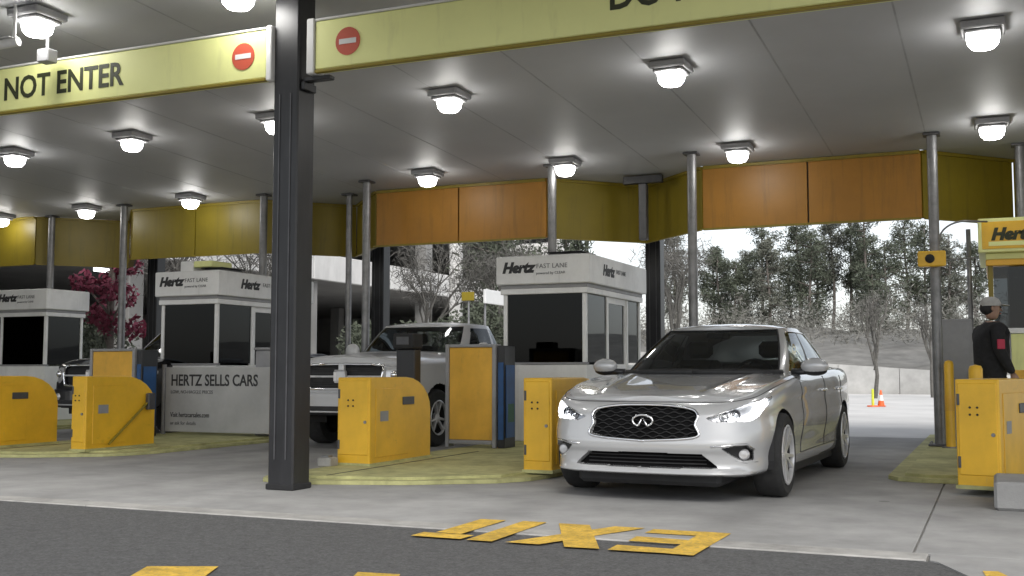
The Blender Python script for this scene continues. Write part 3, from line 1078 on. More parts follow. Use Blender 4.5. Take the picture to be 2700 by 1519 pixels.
bollard(-.52, 14.2, 1.10, 'tall yellow bollard at the foot of the grey pole', .055)
bollard(-.20, 12.6, 1.04, 'yellow bollard peeping over the large yellow cabinet')

# ------------------------------------------------------------------ vehicles
# A body is a stack of plan outlines (nose, flank, tail) closed on top by a hood / deck surface.
# Local axes: x to the car's left, -y forward, z up.


def loft_half(plan, step, zbot, ztop, zc, pf, ps, pr, nh=110, nt=26, pw=2.6, crease=None):
    D = catmull(plan, 3000)
    D[:, 0] = np.maximum(D[:, 0], 0)
    seg = np.hypot(*np.diff(D, axis=0).T)
    # arc-length sampling with a step that varies along the car
    acc, marks = 0.0, [0]
    for i, d in enumerate(seg):
        acc += d
        if acc >= step(D[i, 1]):
            marks.append(i + 1)
            acc = 0
    if marks[-1] != len(D) - 1:
        marks.append(len(D) - 1)
    tan = np.gradient(D, axis=0)
    tan /= np.linalg.norm(tan, axis=1)[:, None] + 1e-12
    nor = np.stack([tan[:, 1], -tan[:, 0]], 1)
    marks = np.array(marks)
    P, N = D[marks], nor[marks]
    N[0] = (0, -1)
    N[-1] = (0, 1)
    wf = np.clip(-N[:, 1], 0, 1) ** 1.6 * (P[:, 1] < 0)
    wr = np.clip(N[:, 1], 0, 1) ** 1.6 * (P[:, 1] > 0)
    h = np.linspace(0, 1, nh)
    ins = wf[:, None] * pf(h) + wr[:, None] * pr(h) + (1 - wf - wr)[:, None] * ps(h)
    X = np.maximum(P[:, None, 0] - N[:, None, 0] * ins, 0)
    Y = P[:, None, 1] - N[:, None, 1] * ins
    zb, zt = zbot(P[:, 1])[:, None], ztop(P[:, 1])[:, None]
    Z = zb + (zt - zb) * h[None, :]
    t = (np.cos(np.linspace(0, math.pi / 2, nt + 1)))[1:]
    t[-1] = 0
    xs, ys, zs = X[:, -1:], Y[:, -1:], Z[:, -1:]
    cz = zc(ys)
    X2 = xs * t
    Y2 = np.repeat(ys, nt, 1)
    Z2 = cz + (zs - cz) * t[None, :] ** pw
    if crease is not None:
        Z2 = Z2 + crease(X2, Y2)
    V = np.stack([np.concatenate([X, X2], 1), np.concatenate([Y, Y2], 1), np.concatenate([Z, Z2], 1)], 2)
    return V                                             # [ns, nh+nt, 3]


def cabin_half(base, roof, zb, zr_f, zcrown, ns=260, nh=46, nt=20, bulge=.02):
    B, T = catmull(base, ns), catmull(roof, ns)
    B[:, 0] = np.maximum(B[:, 0], 0)
    T[:, 0] = np.maximum(T[:, 0], 0)
    h = np.linspace(0, 1, nh)
    w = h[None, :, None]
    XY = B[:, None, :] * (1 - w) + T[:, None, :] * w
    tan = np.gradient(B, axis=0)
    tan /= np.linalg.norm(tan, axis=1)[:, None] + 1e-12
    nor = np.stack([tan[:, 1], -tan[:, 0]], 1)
    nor[0], nor[-1] = (0, -1), (0, 1)
    XY = XY + nor[:, None, :] * (np.sin(h * math.pi) * bulge)[None, :, None]
    XY[0, :, 0] = 0
    XY[-1, :, 0] = 0
    z0, z1 = zb(B[:, 1])[:, None], zr_f(T[:, 1])[:, None]
    Z = z0 + (z1 - z0) * h[None, :]
    t = np.cos(np.linspace(0, math.pi / 2, nt + 1))[1:]
    t[-1] = 0
    xs, ys = XY[:, -1:, 0], XY[:, -1:, 1]
    X2, Y2 = xs * t, np.repeat(ys, nt, 1)
    zc = zcrown(ys)
    Z2 = zc + (Z[:, -1:] - zc) * t[None, :] ** 2.4
    V = np.stack([np.concatenate([XY[:, :, 0], X2], 1), np.concatenate([XY[:, :, 1], Y2], 1), np.concatenate([Z, Z2], 1)], 2)
    return V


def both_sides(V):
    """half grid -> all verts + quads with their row/column, both sides"""
    a, b = V.shape[:2]
    W = V.reshape(-1, 3)
    M = W * np.array([-1, 1, 1])
    i, j = np.meshgrid(np.arange(a - 1), np.arange(b - 1), indexing='ij')
    q = np.stack([i * b + j, (i + 1) * b + j, (i + 1) * b + j + 1, i * b + j + 1], -1).reshape(-1, 4)
    ij = np.stack([i, j], -1).reshape(-1, 2)
    allv = np.concatenate([W, M])
    f = np.concatenate([q, (q + len(W))[:, ::-1]])
    side = np.concatenate([np.ones(len(q), int), -np.ones(len(q), int)])
    key = np.round(allv * 20000).astype(np.int64)
    _, first, inv = np.unique(key, axis=0, return_index=True, return_inverse=True)
    return allv[first], inv.reshape(-1)[f], side, np.concatenate([ij, ij]), allv, f


def wheel(parent, x, y, r, rim_r, width, side, spokes=10, rim_m=None, tyre_w=None):
    """tyre, rim and brake disc; side=+1 faces +x"""
    w = width / 2
    o = thing('wheel', None, None, (x, y, r))
    del_keys = [k for k in o.keys()]
    o.parent = parent
    t = MB()
    pr = [(rim_r, -w), (r - .03, -w), (r - .008, -w + .018), (r, -w + .045), (r, w - .045), (r - .008, w - .018), (r - .03, w), (rim_r + .012, w - .004), (rim_r, w - .012)]
    t.lathe([(a, h * side) for a, h in pr], axis='x', n=44)
    t.build('tyre', RUBBER, o, world=False, smooth=True, angle=35)
    rm = rim_m or SATIN
    m = MB()
    m.lathe([(a, h * side) for a, h in [(rim_r + .002, w - .002), (rim_r - .010, w + .004), (rim_r - .018, w - .004), (rim_r - .020, w - .03)]], axis='x', n=44)
    for k in range(spokes):
        a = 2 * math.pi * (k + (.18 if k % 2 else -.18)) / spokes
        ca, sa = math.cos(a), math.sin(a)
        pa, pb = Vector((0, -sa, ca)), Vector((0, ca, sa))

        def at(rad, off, dep):
            return Vector((side * dep, 0, 0)) + pb * rad + pa * off
        i0, i1 = .045, rim_r - .012
        v = [at(i0, -.015, w - .018), at(i0, .015, w - .018), at(i1, .0115, w + .001), at(i1, -.0115, w + .001),
             at(i0, -.016, w - .05), at(i0, .016, w - .05), at(i1, .012, w - .04), at(i1, -.012, w - .04)]
        m.add(v, [(0, 1, 2, 3), (4, 7, 6, 5), (0, 4, 5, 1), (1, 5, 6, 2), (2, 6, 7, 3), (3, 7, 4, 0)])
    m.lathe([(a, h * side) for a, h in [(.001, w - .012), (.03, w - .014), (.062, w - .026), (.066, w - .06)]], axis='x', n=20)
    m.build('rim', rm, o, world=False, smooth=True, angle=30)
    b = MB().lathe([(a, h * side) for a, h in [(.06, w - .085), (rim_r - .05, w - .085), (rim_r - .05, w - .11), (rim_r - .032, w - .13), (rim_r - .03, -w)]], axis='x', n=30)
    b.lathe([(a, h * side) for a, h in [(rim_r - .020, w - .031), (rim_r - .026, w - .06), (rim_r - .03, -w)]], axis='x', n=30)
    b.build('brake_disc', BLACK_M, o, world=False, smooth=True, angle=35)
    return o


def split_body(V, parent, regions, mat_of, name_of, drop, angle=35, crease_angle=None):
    """regions: array of region numbers per quad (both sides); -1 = removed"""
    pass


def fine(x):
    return np.asarray(x, float)


# ------------- the white saloon in the lane
def make_saloon():
    root = thing('sedan', 'silver white sedan with headlights on, driving out of the lane towards the road', 'car', (-2.365, 10.34, 0), R(-1.6))
    plan = [(0, -2.41), (.28, -2.402), (.53, -2.362), (.715, -2.265), (.82, -2.09), (.868, -1.85), (.893, -1.45), (.905, -.8), (.900, -.1), (.905, .6), (.912, 1.1), (.905, 1.5), (.87, 1.9), (.80, 2.18), (.62, 2.33), (.32, 2.385), (0, 2.40)]
    ztop = smooth_fn([(-2.5, .752), (-2.3, .760), (-2.05, .795), (-1.75, .850), (-1.4, .892), (-.9, .935), (-.3, .955), (.5, .97), (1.2, .99), (1.8, 1.0), (2.2, 1.0), (2.5, .97)])
    zbot = smooth_fn([(-2.5, .205), (-2.2, .20), (-1.9, .205), (-1.0, .20), (0, .19), (1.2, .20), (1.9, .24), (2.5, .28)])
    zc = smooth_fn([(-2.5, .762), (-2.25, .780), (-1.9, .842), (-1.4, .905), (-.95, .955), (-.5, .985), (1.2, 1.0), (1.7, 1.03), (2.1, 1.04), (2.5, 1.0)])
    pf = smooth_fn([(0, .085), (.03, .022), (.06, .0), (.10, .022), (.16, .036), (.28, .030), (.36, .006), (.44, .002), (.50, .010), (.62, .024), (.74, .040), (.84, .062), (.92, .098), (.965, .142), (1.0, .20)])
    ps = smooth_fn([(0, .085), (.04, .050), (.12, .034), (.25, .030), (.42, .006), (.55, .0), (.70, .014), (.80, .010), (.88, .018), (.94, .034), (.98, .062), (1.0, .095)])
    pr = smooth_fn([(0, .10), (.1, .03), (.3, .0), (.5, .01), (.7, .03), (.9, .05), (.97, .08), (1.0, .12)])

    def crease(X, Y):
        f = np.clip((-Y - .75) / .3, 0, 1) * np.clip((2.22 + Y) / .25, 0, 1)
        x0 = .40 + .16 * np.clip((-Y - .9) / -1.3 + 1, 0, 1)
        return f * (.016 * np.exp(-((X - x0) / .045) ** 2) + .012 * np.clip((X - x0) / .3, 0, 1))

    def step(y):
        return .0058 if y < -1.05 else (.013 if y < .8 else (.010 if y < 1.75 else .02))
    V = loft_half(plan, step, zbot, ztop, zc, pf, ps, pr, nh=120, nt=30, crease=crease)
    NHh = 120
    yw = (-1.545, 1.30)
    rw = .325
    grille = [(0, .722), (.2, .717), (.365, .692), (.412, .648), (.398, .58), (.425, .505), (.30, .477), (0, .460)]
    g2 = grille + [(-x, z) for x, z in grille[::-1]]
    intake = [(0, .372), (.44, .367), (.555, .268), (0, .258)]
    i2 = intake + [(-x, z) for x, z in intake[::-1]]
    head = [(.475, .628), (.54, .602), (.66, .607), (.765, .612), (.805, .645), (.838, .72), (.850, .782), (.79, .752), (.70, .716), (.57, .665)]
    fog = [(.585, .410), (.68, .430), (.745, .432), (.775, .395), (.768, .325), (.715, .320), (.66, .350)]
    # pockets pushed into the bumper
    X, Y, Z = V[..., 0], V[..., 1], V[..., 2]
    nose = (Y < -1.72)
    row = np.arange(V.shape[1])[None, :] < NHh
    ing = in_poly(X, Z, g2) & nose & row & (Y < -2.1)
    ini = in_poly(X, Z, i2) & nose & row & (Y < -2.1)
    inf = in_poly(X, Z, fog) & nose & row
    inh = in_poly(X, Z, head) & nose & row
    V0 = V.copy()
    V[..., 1] = np.where(ing, Y + .045, V[..., 1])
    V[..., 1] = np.where(ini, Y + .07, V[..., 1])
    V[..., 1] = np.where(inf, Y + .05, V[..., 1])
    V[..., 0] = np.where(inf, X - .02, V[..., 0])
    V[..., 1] = np.where(inh, Y + .035, V[..., 1])
    V[..., 0] = np.where(inh, X - .018, V[..., 0])
    lab = np.zeros(V.shape[:2], int)
    lab[ing] = 1
    lab[ini] = 2
    lab[inf] = 3
    lab[inh] = 4
    lab2 = lab

    def qlab():
        a = np.stack([lab2[:-1, :-1], lab2[1:, :-1], lab2[1:, 1:], lab2[:-1, 1:]], -1).reshape(-1, 4)
        return np.where((a == a[:, :1]).all(1), a[:, 0], 0)
    ql = qlab()
    ql = np.concatenate([ql, ql])
    verts, faces, side, ij, av, af = both_sides(V)
    cen = av[af].mean(1)
    arch = np.zeros(len(af), bool)
    for y in yw:
        arch |= (np.hypot(cen[:, 1] - y, cen[:, 2] - rw) < rw + .032) & (np.abs(cen[:, 0]) > .55) & (ij[:, 1] < NHh)
    under_cabin = (ij[:, 1] >= NHh) & (cen[:, 1] > -.62) & (cen[:, 1] < 1.55) & (np.abs(cen[:, 0]) < .66)
    keep = ~arch & ~under_cabin
    # panels: hood, door skins
    hood = (ij[:, 1] >= NHh - 3) & (cen[:, 1] < -.60) & (cen[:, 1] > -2.24)
    door_f = (ij[:, 1] < NHh) & (cen[:, 1] > -.86 + .0 * cen[:, 2]) & (cen[:, 1] < .28) & (cen[:, 2] > .30)
    door_r = (ij[:, 1] < NHh) & (cen[:, 1] > .292) & (cen[:, 1] < 1.16 - .25 * np.clip(.75 - cen[:, 2], 0, 1)) & (cen[:, 2] > .30)
    door_r &= np.hypot(cen[:, 1] - yw[1], cen[:, 2] - rw) > rw + .06
    base = keep & (ql == 0)
    shell = base & ~hood & ~door_f & ~door_r
    grid_mesh('body', verts, faces[shell], CARW, root)
    grid_mesh('hood', verts, faces[base & hood], CARW, root)
    for s in (1, -1):
        grid_mesh('door', verts, faces[base & door_f & (side == s)], CARW, root)
        grid_mesh('door', verts, faces[base & door_r & (side == s)], CARW, root)
    gr = grid_mesh('grille', verts, faces[ql == 1], VOID, root)
    grid_mesh('lower_intake', verts, faces[ql == 2], VOID, root)
    for s in (1, -1):
        fp = grid_mesh('fog_pocket', verts, faces[(ql == 3) & (side == s)], PLASTIC, root)
        hl = grid_mesh('headlight', verts, faces[(ql == 4) & (side == s)], SATIN, root)
        # clear cover on the original skin
        cv = both_sides(V0)
        inh2 = (ql == 4) & (side == s)
        grid_mesh('cover', cv[0], cv[1][inh2], LENSC, hl)
        nv = V0[nose & row]

        def skin(x, z, push=0.0, _n=nv):
            d = (_n[:, 0] - abs(x)) ** 2 + (_n[:, 2] - z) ** 2
            k = np.argpartition(d, 6)[:6]
            w = 1 / (d[k] + 1e-7)
            return float((_n[k, 1] * w).sum() / w.sum()) - push
        lens = MB()
        for lx, lz, lr in ((.60, .637, .026), (.675, .652, .030)):
            lens.sphere((s * (lx - .01), skin(lx, lz) + .03, lz), lr, 14, 8)
        lens.build('projector', CHROME, hl, world=False, smooth=True)
        ring = MB()
        for lx, lz, lr in ((.60, .637, .034), (.675, .652, .038)):
            ring.lathe([(lr - .006, 0), (lr, -.004), (lr + .003, .01), (lr - .002, .03)], (s * (lx - .012), skin(lx, lz) + .02, lz), 'y', 20)
        ring.build('bezel', DGREY, hl, world=False, smooth=True)
        # bright light guide along the outer edge and the lower rim
        gpts = [(.835, .760), (.818, .705), (.79, .655), (.745, .628), (.68, .622), (.61, .617)]
        lg = MB().tube([(s * (x - .016), skin(x, z) + .022, z) for x, z in gpts], [.012, .022, .026, .017, .008, .005], 8)
        lg.build('light_guide', HEADL, hl, world=False, smooth=True)
        up = [(.50, .634), (.57, .664), (.70, .713), (.79, .749), (.842, .776)]
        MB().tube([(s * x, skin(x, z, .001), z) for x, z in up], .005, 6).build('chrome_edge', CHROME, hl, world=False, smooth=True)
        # fog lamp and its chrome brow
        fb = MB()
        fb.lathe([(.001, -.012), (.030, -.010), (.040, 0), (.042, .02)], (s * .712, skin(.72, .365) + .03, .365), 'y', 18)
        fb.build('fog_lamp', SATIN, fp, world=False, smooth=True, angle=40)
        MB().tube([(s * x, skin(x, z, .002), z) for x, z in [(.51, .424), (.60, .430), (.68, .441), (.745, .443), (.782, .40)]], .0075, 6).build('brow', CHROME, fp, world=False, smooth=True)
        MB().tube([(s * x, skin(x, z, .001), z) for x, z in [(.67, .325), (.73, .306), (.79, .308)]], .005, 6).build('brow', CARW, fp, world=False, smooth=True)
    # chrome frame of the grille
    fr = []
    gp = catmull(grille + [(0, .460)], 90)
    for x, z in gp:
        fr.append((x, skin(x, z, .004), z))
    loop = fr + [(-x, y, z) for x, y, z in fr[::-1]][1:]
    MB().tube(loop, .0105, 8, cap=False).build('chrome_frame', CHROME, gr, world=False, smooth=True)
    # woven bars behind the frame
    bars = MB()
    for k in range(8):
        z = .490 + k * .029
        xs = [x for x in np.linspace(-.40, .40, 41) if in_poly(np.array([x]), np.array([z]), g2)[0]]
        if len(xs) > 3:
            bars.tube([(x, skin(x, z) + .030, z + .009 * math.sin(x * 62 + k * math.pi)) for x in xs], .0042, 5)
    bars.build('woven_bars', PLASTIC, gr, world=False, smooth=True)
    # emblem: open oval with the two strokes of a road running to the horizon
    em = MB()
    ez, ey = .605, skin(0, .605) - .004
    ov = []
    for k in range(33):
        a = math.radians(-90 + 26 + (360 - 52) * k / 32)
        ov.append((.078 * math.cos(a), ey, ez + .043 * math.sin(a)))
    em.tube(ov, .0085, 8)
    em.tube([ov[0], (.030, ey, ez - .030), (.004, ey - .002, ez + .022)], [.0085, .009, .004], 8)
    em.tube([ov[-1], (-.030, ey, ez - .030), (-.004, ey - .002, ez + .022)], [.0085, .009, .004], 8)
    em.build('emblem', CHROME, gr, world=False, smooth=True)
    # lip and intake bars
    lp = [(x, skin(x, .228, .006), .228) for x in np.linspace(-.78, .78, 41)]
    MB().tube(lp, .010, 6).build('chin_lip', CARW, root, world=False, smooth=True)
    ib = MB()
    for z in (.292, .32, .346):
        ib.tube([(x, skin(x, z) + .055, z) for x in np.linspace(-.46, .46, 21)], .005, 5)
    ib.build('intake_bars', PLASTIC, root, world=False)
    # seams
    sm = MB()
    hv = V[:, NHh - 4]
    for s in (1, -1):
        pts = [(s * (p[0] + .001), p[1], p[2] + .001) for p in hv if -2.25 < p[1] < -.7][::4]
        sm.tube(pts, .003, 4)
        fl = V0[:, :NHh].reshape(-1, 3)
        fl = fl[(fl[:, 1] > -1) & (fl[:, 1] < 1.4)]

        def flank(y, z):
            d = (fl[:, 1] - y) ** 2 + (fl[:, 2] - z) ** 2
            return float(fl[np.argmin(d), 0])
        for y in (-.86, .286, 1.14):
            zz = np.linspace(.30 if y < 1 else .62, .93, 14)
            sm.tube([(s * (flank(y, z) + .0005), y, z) for z in zz], .004, 4)
        sm.tube([(s * (flank(y, .30) + .0005), y, .30) for y in np.linspace(-.86, .98, 20)], .0035, 4)
    xs = np.linspace(-.50, .50, 25)
    sm.tube([(x, skin(x, .742, .0), .742) for x in xs], .0035, 4)
    sm.build('panel_gaps', BLACK_M, root, world=False)
    # handles
    for s in (1, -1):
        for y in (.14, 1.0):
            MB().tube([(s * (flank(y - .1, .80) + .006), y - .10, .80), (s * (flank(y, .80) + .03), y - .05, .803), (s * (flank(y, .8) + .03), y + .05, .805), (s * (flank(y + .08, .8) + .006), y + .10, .806)], .012, 8).build('handle', CHROME, root, world=False, smooth=True)
    # cabin
    cb = [(0, -1.02), (.36, -.985), (.60, -.88), (.712, -.70), (.762, -.35), (.782, .15), (.785, .7), (.752, 1.24), (.67, 1.64), (.42, 1.90), (0, 1.97)]
    ct = [(0, -.06), (.27, -.04), (.44, .015), (.525, .12), (.555, .30), (.565, .5), (.562, .74), (.54, .97), (.475, 1.13), (.28, 1.20), (0, 1.22)]
    zb = smooth_fn([(-1.2, .935), (-.7, .935), (0, .955), (1, .985), (2, 1.01)])
    zr = smooth_fn([(-.2, 1.355), (.1, 1.375), (.5, 1.385), (.9, 1.375), (1.3, 1.345)])
    zcr = smooth_fn([(-.2, 1.375), (.1, 1.415), (.5, 1.437), (.8, 1.43), (1.3, 1.36)])
    ns, nh, nt2 = 320, 50, 22
    C = cabin_half(cb, ct, zb, zr, zcr, ns, nh, nt2, bulge=.022)
    verts, faces, side, ij, av, af = both_sides(C)
    si = (ij[:, 0] + .5) / (ns - 1) * 10
    hh = (ij[:, 1] + .5) / (nh - 1)
    ws = (si < 2.62) & (hh > .0) & (hh < .965)
    rwn = (si > 8.25) & (hh > .12) & (hh < .95)
    # side glass: tapered at both ends
    fro = 3.36 - .10 * hh
    rea = 6.55 + .35 * (1 - hh)
    sg = (si > fro) & (si < rea) & (hh > .08) & (hh < .90)
    pil = sg & (np.abs(si - 4.95) < .10)
    rq = sg & (si > 6.28) & (si < 6.36)
    sgl = sg & ~pil & ~rq
    roof = ~(ws | rwn | sg)
    grid_mesh('roof', verts, faces[roof], CARW, root)
    wso = grid_mesh('windscreen', verts, faces[ws], GLASS_W, root)
    grid_mesh('rear_window', verts, faces[rwn], GLASS_S, root)
    for s in (1, -1):
        grid_mesh('side_window', verts, faces[sgl & (side == s)], GLASS_S, root)
        grid_mesh('door_pillar', verts, faces[pil & (side == s)], BLACK, root)
        grid_mesh('quarter_divider', verts, faces[rq & (side == s)], BLACK, root)
        # bright strip round the side glass
        sc = lambda a, h: tuple(C[int(round(a / 10 * (ns - 1))), int(round(h * (nh - 1)))])
        pts = [sc(a, .90) for a in np.linspace(3.30, 6.6, 24)] + [sc(6.75, .5), sc(6.9, .1)]
        nn = [(s * (p[0] + .004), p[1], p[2] + .002) for p in pts]
        MB().tube(nn, .007, 6).build('chrome_strip', CHROME, root, world=False, smooth=True)
        lo = [(s * (sc(a, .07)[0] + .006), sc(a, .07)[1], sc(a, .07)[2]) for a in np.linspace(3.3, 6.9, 24)]
        MB().tube(lo, .006, 6).build('chrome_strip', CHROME, root, world=False, smooth=True)
    # black band round the windscreen, wipers, cowl
    bd = MB()
    e = [C[int(round(2.60 / 10 * (ns - 1))), k] for k in range(2, nh - 2, 3)]
    for s in (1, -1):
        bd.tube([(s * (p[0] + .002), p[1] - .004, p[2]) for p in e], .009, 6)
    tp = [C[int(a), nh - 3] for a in np.linspace(0, 2.6 / 10 * (ns - 1), 14)]
    bd.tube([(p[0], p[1] - .004, p[2]) for p in tp] , .008, 6)
    bd.tube([(-p[0], p[1] - .004, p[2]) for p in tp], .008, 6)
    bd.build('black_band', BLACK_M, wso, world=False, smooth=True)
    cw = MB()
    cwp = [C[int(a), 2] for a in np.linspace(0, 2.9 / 10 * (ns - 1), 16)]
    for s in (1, -1):
        cw.tube([(s * p[0], p[1] - .035, p[2] + .012) for p in cwp], .026, 6)
    cw.build('cowl', PLASTIC, root, world=False, smooth=True)
    wp = MB()
    for x0, x1 in ((-.52, .02), (.02, .55)):
        wp.tube([(x0, -.93, .975), ((x0 + x1) / 2, -.96, .99), (x1, -.90, .985)], .008, 5)
    wp.build('wiper', PLASTIC, wso, world=False)
    # mirrors
    for s in (1, -1):
        mm = MB()
        mm.sphere((s * .955, -.60, 1.015), .118, 20, 12, (1.0, .55, .62))
        mo = mm.build('mirror', CARW, root, world=False, smooth=True)
        MB().sphere((s * .955, -.592, .977), .106, 18, 10, (1.0, .56, .42)).build('mirror_base', BLACK, mo, world=False, smooth=True)
        MB().tube([(s * .76, -.60, .965), (s * .90, -.60, .97)], [.03, .025], 8).build('stalk', BLACK, mo, world=False, smooth=True)
        MB().sphere((s * .955, -.545, 1.015), .098, 16, 8, (1.0, .2, .58)).build('mirror_glass', CHROME, mo, world=False, smooth=True)
    # inside: dashboard, seats, steering wheel, rear bench, tub
    tub = MB().bbox(-.74, .74, -.75, 1.6, .25, .62, .03)
    tub.build('cabin_tub', TRIM, root, world=False)
    ds = MB().bbox(-.70, .70, -.95, -.42, .70, .965, .06)
    ds.build('dashboard', TRIM, root, world=False)
    for s in (1, -1):
        seat = MB().bbox(s * .36 - .24, s * .36 + .24, .02, .50, .55, .68, .05)
        seat.add(*[list(a) for a in (lambda m: (m.v, m.f))(MB().bbox(s * .36 - .23, s * .36 + .23, .42, .56, .62, 1.08, .05))])
        so = seat.build('front_seat', TRIM, root, world=False)
        MB().bbox(s * .36 - .13, s * .36 + .13, .46, .56, 1.10, 1.26, .04).build('headrest', TRIM, so, world=False)
    MB().bbox(-.62, .62, 1.22, 1.40, .6, 1.04, .05).build('rear_bench', TRIM, root, world=False)
    sw = MB()
    c0 = Vector((.36, -.30, .90))
    sw.tube([c0 + Vector((.185 * math.cos(a), .06 * math.sin(a), .175 * math.sin(a))) for a in np.linspace(0, 2 * math.pi, 25)], .014, 8, cap=False)
    sw.build('steering_wheel', BLACK_M, root, world=False, smooth=True)
    MB().bbox(-.11, .11, -.16, -.12, 1.27, 1.33, .015).build('rear_mirror', BLACK_M, root, world=False)
    # underside and arches
    MB().bbox(-.82, .82, -1.15, 2.2, .135, .26, .01).build('underbody', BLACK_M, root, world=False)
    MB().bbox(-.56, .56, -2.28, -1.151, .125, .26, .03).build('undertray', BLACK_M, root, world=False)
    for y in yw:
        for s in (1, -1):
            wl = MB()
            pr_ = []
            n = 20
            vs, fs = [], []
            for k in range(n + 1):
                a = math.pi * (k / n) * 1.16 - .08 * math.pi
                for x in (.52, .872):
                    vs.append((s * x, y + (rw + .034) * math.cos(a), rw + (rw + .034) * math.sin(a)))
            for k in range(n):
                fs.append((2 * k, 2 * k + 1, 2 * k + 3, 2 * k + 2))
            wl.add(vs, fs)
            wl.add([(s * .52, y + .36 * math.cos(a), max(.2, rw + .36 * math.sin(a))) for a in np.linspace(0, 2 * math.pi, 24)[:-1]], [tuple(range(23))])
            wl.build('wheel_arch', BLACK_M, root, world=False)
            wheel(root, s * .795, y, rw, .232, .225, s)
    return root


make_saloon()


# ------------- pickups
def make_pickup(label, loc, rz, paint):
    root = thing('pickup_truck', label, 'pickup', loc, rz)
    plan = [(0, -2.62), (.40, -2.61), (.68, -2.57), (.83, -2.46), (.90, -2.25), (.925, -1.9), (.93, -1.2), (.93, -.4), (.93, .4), (.93, 1.2), (.93, 2.0), (.92, 2.5), (.80, 2.62), (.4, 2.64), (0, 2.64)]
    ztop = smooth_fn([(-2.7, 1.06), (-2.5, 1.07), (-2.2, 1.10), (-1.5, 1.13), (-.8, 1.16), (0, 1.18), (2.7, 1.18)])
    zbot = smooth_fn([(-2.7, .42), (-2.0, .40), (0, .36), (2.7, .45)])
    zc = smooth_fn([(-2.7, 1.10), (-2.5, 1.13), (-2.2, 1.17), (-1.5, 1.21), (-.8, 1.24), (2.7, 1.2)])
    pf = smooth_fn([(0, .06), (.04, .0), (.3, .0), (.42, .01), (.45, .055), (.8, .075), (.92, .10), (.97, .13), (1, .19)])
    ps = smooth_fn([(0, .09), (.06, .03), (.3, .01), (.5, .0), (.75, .01), (.9, .02), (.96, .045), (1, .09)])
    pr = smooth_fn([(0, .05), (.1, .0), (.9, .0), (1, .03)])
    V = loft_half(plan, lambda y: .014 if y < -1.9 else .03, zbot, ztop, zc, pf, ps, pr, nh=70, nt=16, pw=4)
    NHh = 70
    X, Y, Z = V[..., 0], V[..., 1], V[..., 2]
    grille = [(0, 1.055), (.50, 1.045), (.58, 1.0), (.55, .80), (.48, .745), (0, .745)]
    g2 = grille + [(-x, z) for x, z in grille[::-1]]
    head = [(.60, 1.03), (.80, 1.02), (.90, .97), (.90, .80), (.66, .79), (.61, .85)]
    nose = (Y < -2.0) & (np.arange(V.shape[1])[None, :] < NHh)
    V0 = V.copy()
    ing = in_poly(X, Z, g2) & nose
    inh = in_poly(X, Z, head) & nose
    V[..., 1] = np.where(ing, Y + .05, np.where(inh, Y + .02, Y))
    lab = np.zeros(V.shape[:2], int)
    lab[ing] = 1
    lab[inh] = 2
    a = np.stack([lab[:-1, :-1], lab[1:, :-1], lab[1:, 1:], lab[:-1, 1:]], -1).reshape(-1, 4)
    ql = np.where((a == a[:, :1]).all(1), a[:, 0], 0)
    ql = np.concatenate([ql, ql])
    verts, faces, side, ij, av, af = both_sides(V)
    cen = av[af].mean(1)
    yw, rw = (-1.66, 1.75), .37
    arch = np.zeros(len(af), bool)
    for y in yw:
        arch |= (np.hypot(cen[:, 1] - y, cen[:, 2] - rw) < rw + .07) & (np.abs(cen[:, 0]) > .5) & (ij[:, 1] < NHh)
    bed = (ij[:, 1] >= NHh) & (cen[:, 1] > .72) & (np.abs(cen[:, 0]) < .78)
    cab_in = (ij[:, 1] >= NHh) & (cen[:, 1] > -.7) & (cen[:, 1] < .5) & (np.abs(cen[:, 0]) < .7)
    hood = (ij[:, 1] >= NHh) & (cen[:, 1] < -.75)
    bump = (ij[:, 1] < NHh) & (cen[:, 1] < -2.2) & (cen[:, 2] < .70) & (ql == 0)
    low = bump & (cen[:, 2] < .53)
    k = ~arch & ~bed & ~cab_in & (ql == 0)
    grid_mesh('body', verts, faces[k & ~hood & ~bump], paint, root)
    grid_mesh('hood', verts, faces[k & hood], paint, root)
    grid_mesh('bumper', verts, faces[k & bump & ~low], paint, root)
    grid_mesh('air_dam', verts, faces[k & low], PLASTIC, root)
    gr = grid_mesh('grille', verts, faces[ql == 1], PLASTIC, root)
    nv = V0[nose]

    def skin(x, z, push=0.0):
        d = (nv[:, 0] - abs(x)) ** 2 + (nv[:, 2] - z) ** 2
        return float(nv[np.argmin(d), 1]) - push
    fr = [(x, skin(x, z, .006), z) for x, z in catmull(grille, 60)]
    MB().tube(fr + [(-x, y, z) for x, y, z in fr[::-1]], .017, 8, cap=False).build('chrome_frame', CHROME, gr, world=False, smooth=True)
    cr_ = MB()
    cr_.bbox(-.04, .04, skin(0, .9) - .012, skin(0, .9) + .05, .755, 1.05, .01)
    cr_.bbox(-.56, -.041, skin(.3, .9) - .006, skin(.3, .9) + .05, .885, .912, .01)
    cr_.bbox(.041, .56, skin(.3, .9) - .006, skin(.3, .9) + .05, .885, .912, .01)
    cr_.bbox(-.085, .085, skin(0, .9) - .03, skin(0, .9) - .013, .82, .985, .03)
    cr_.build('crosshair_bars', SATIN, gr, world=False)
    br = MB()
    for z in np.linspace(.775, 1.03, 9):
        if abs(z - .9) > .03:
            br.tube([(x, skin(x, z) + .035, z) for x in np.linspace(-.53, .53, 13)], .0045, 5)
    br.build('slats', PLASTIC, gr, world=False)
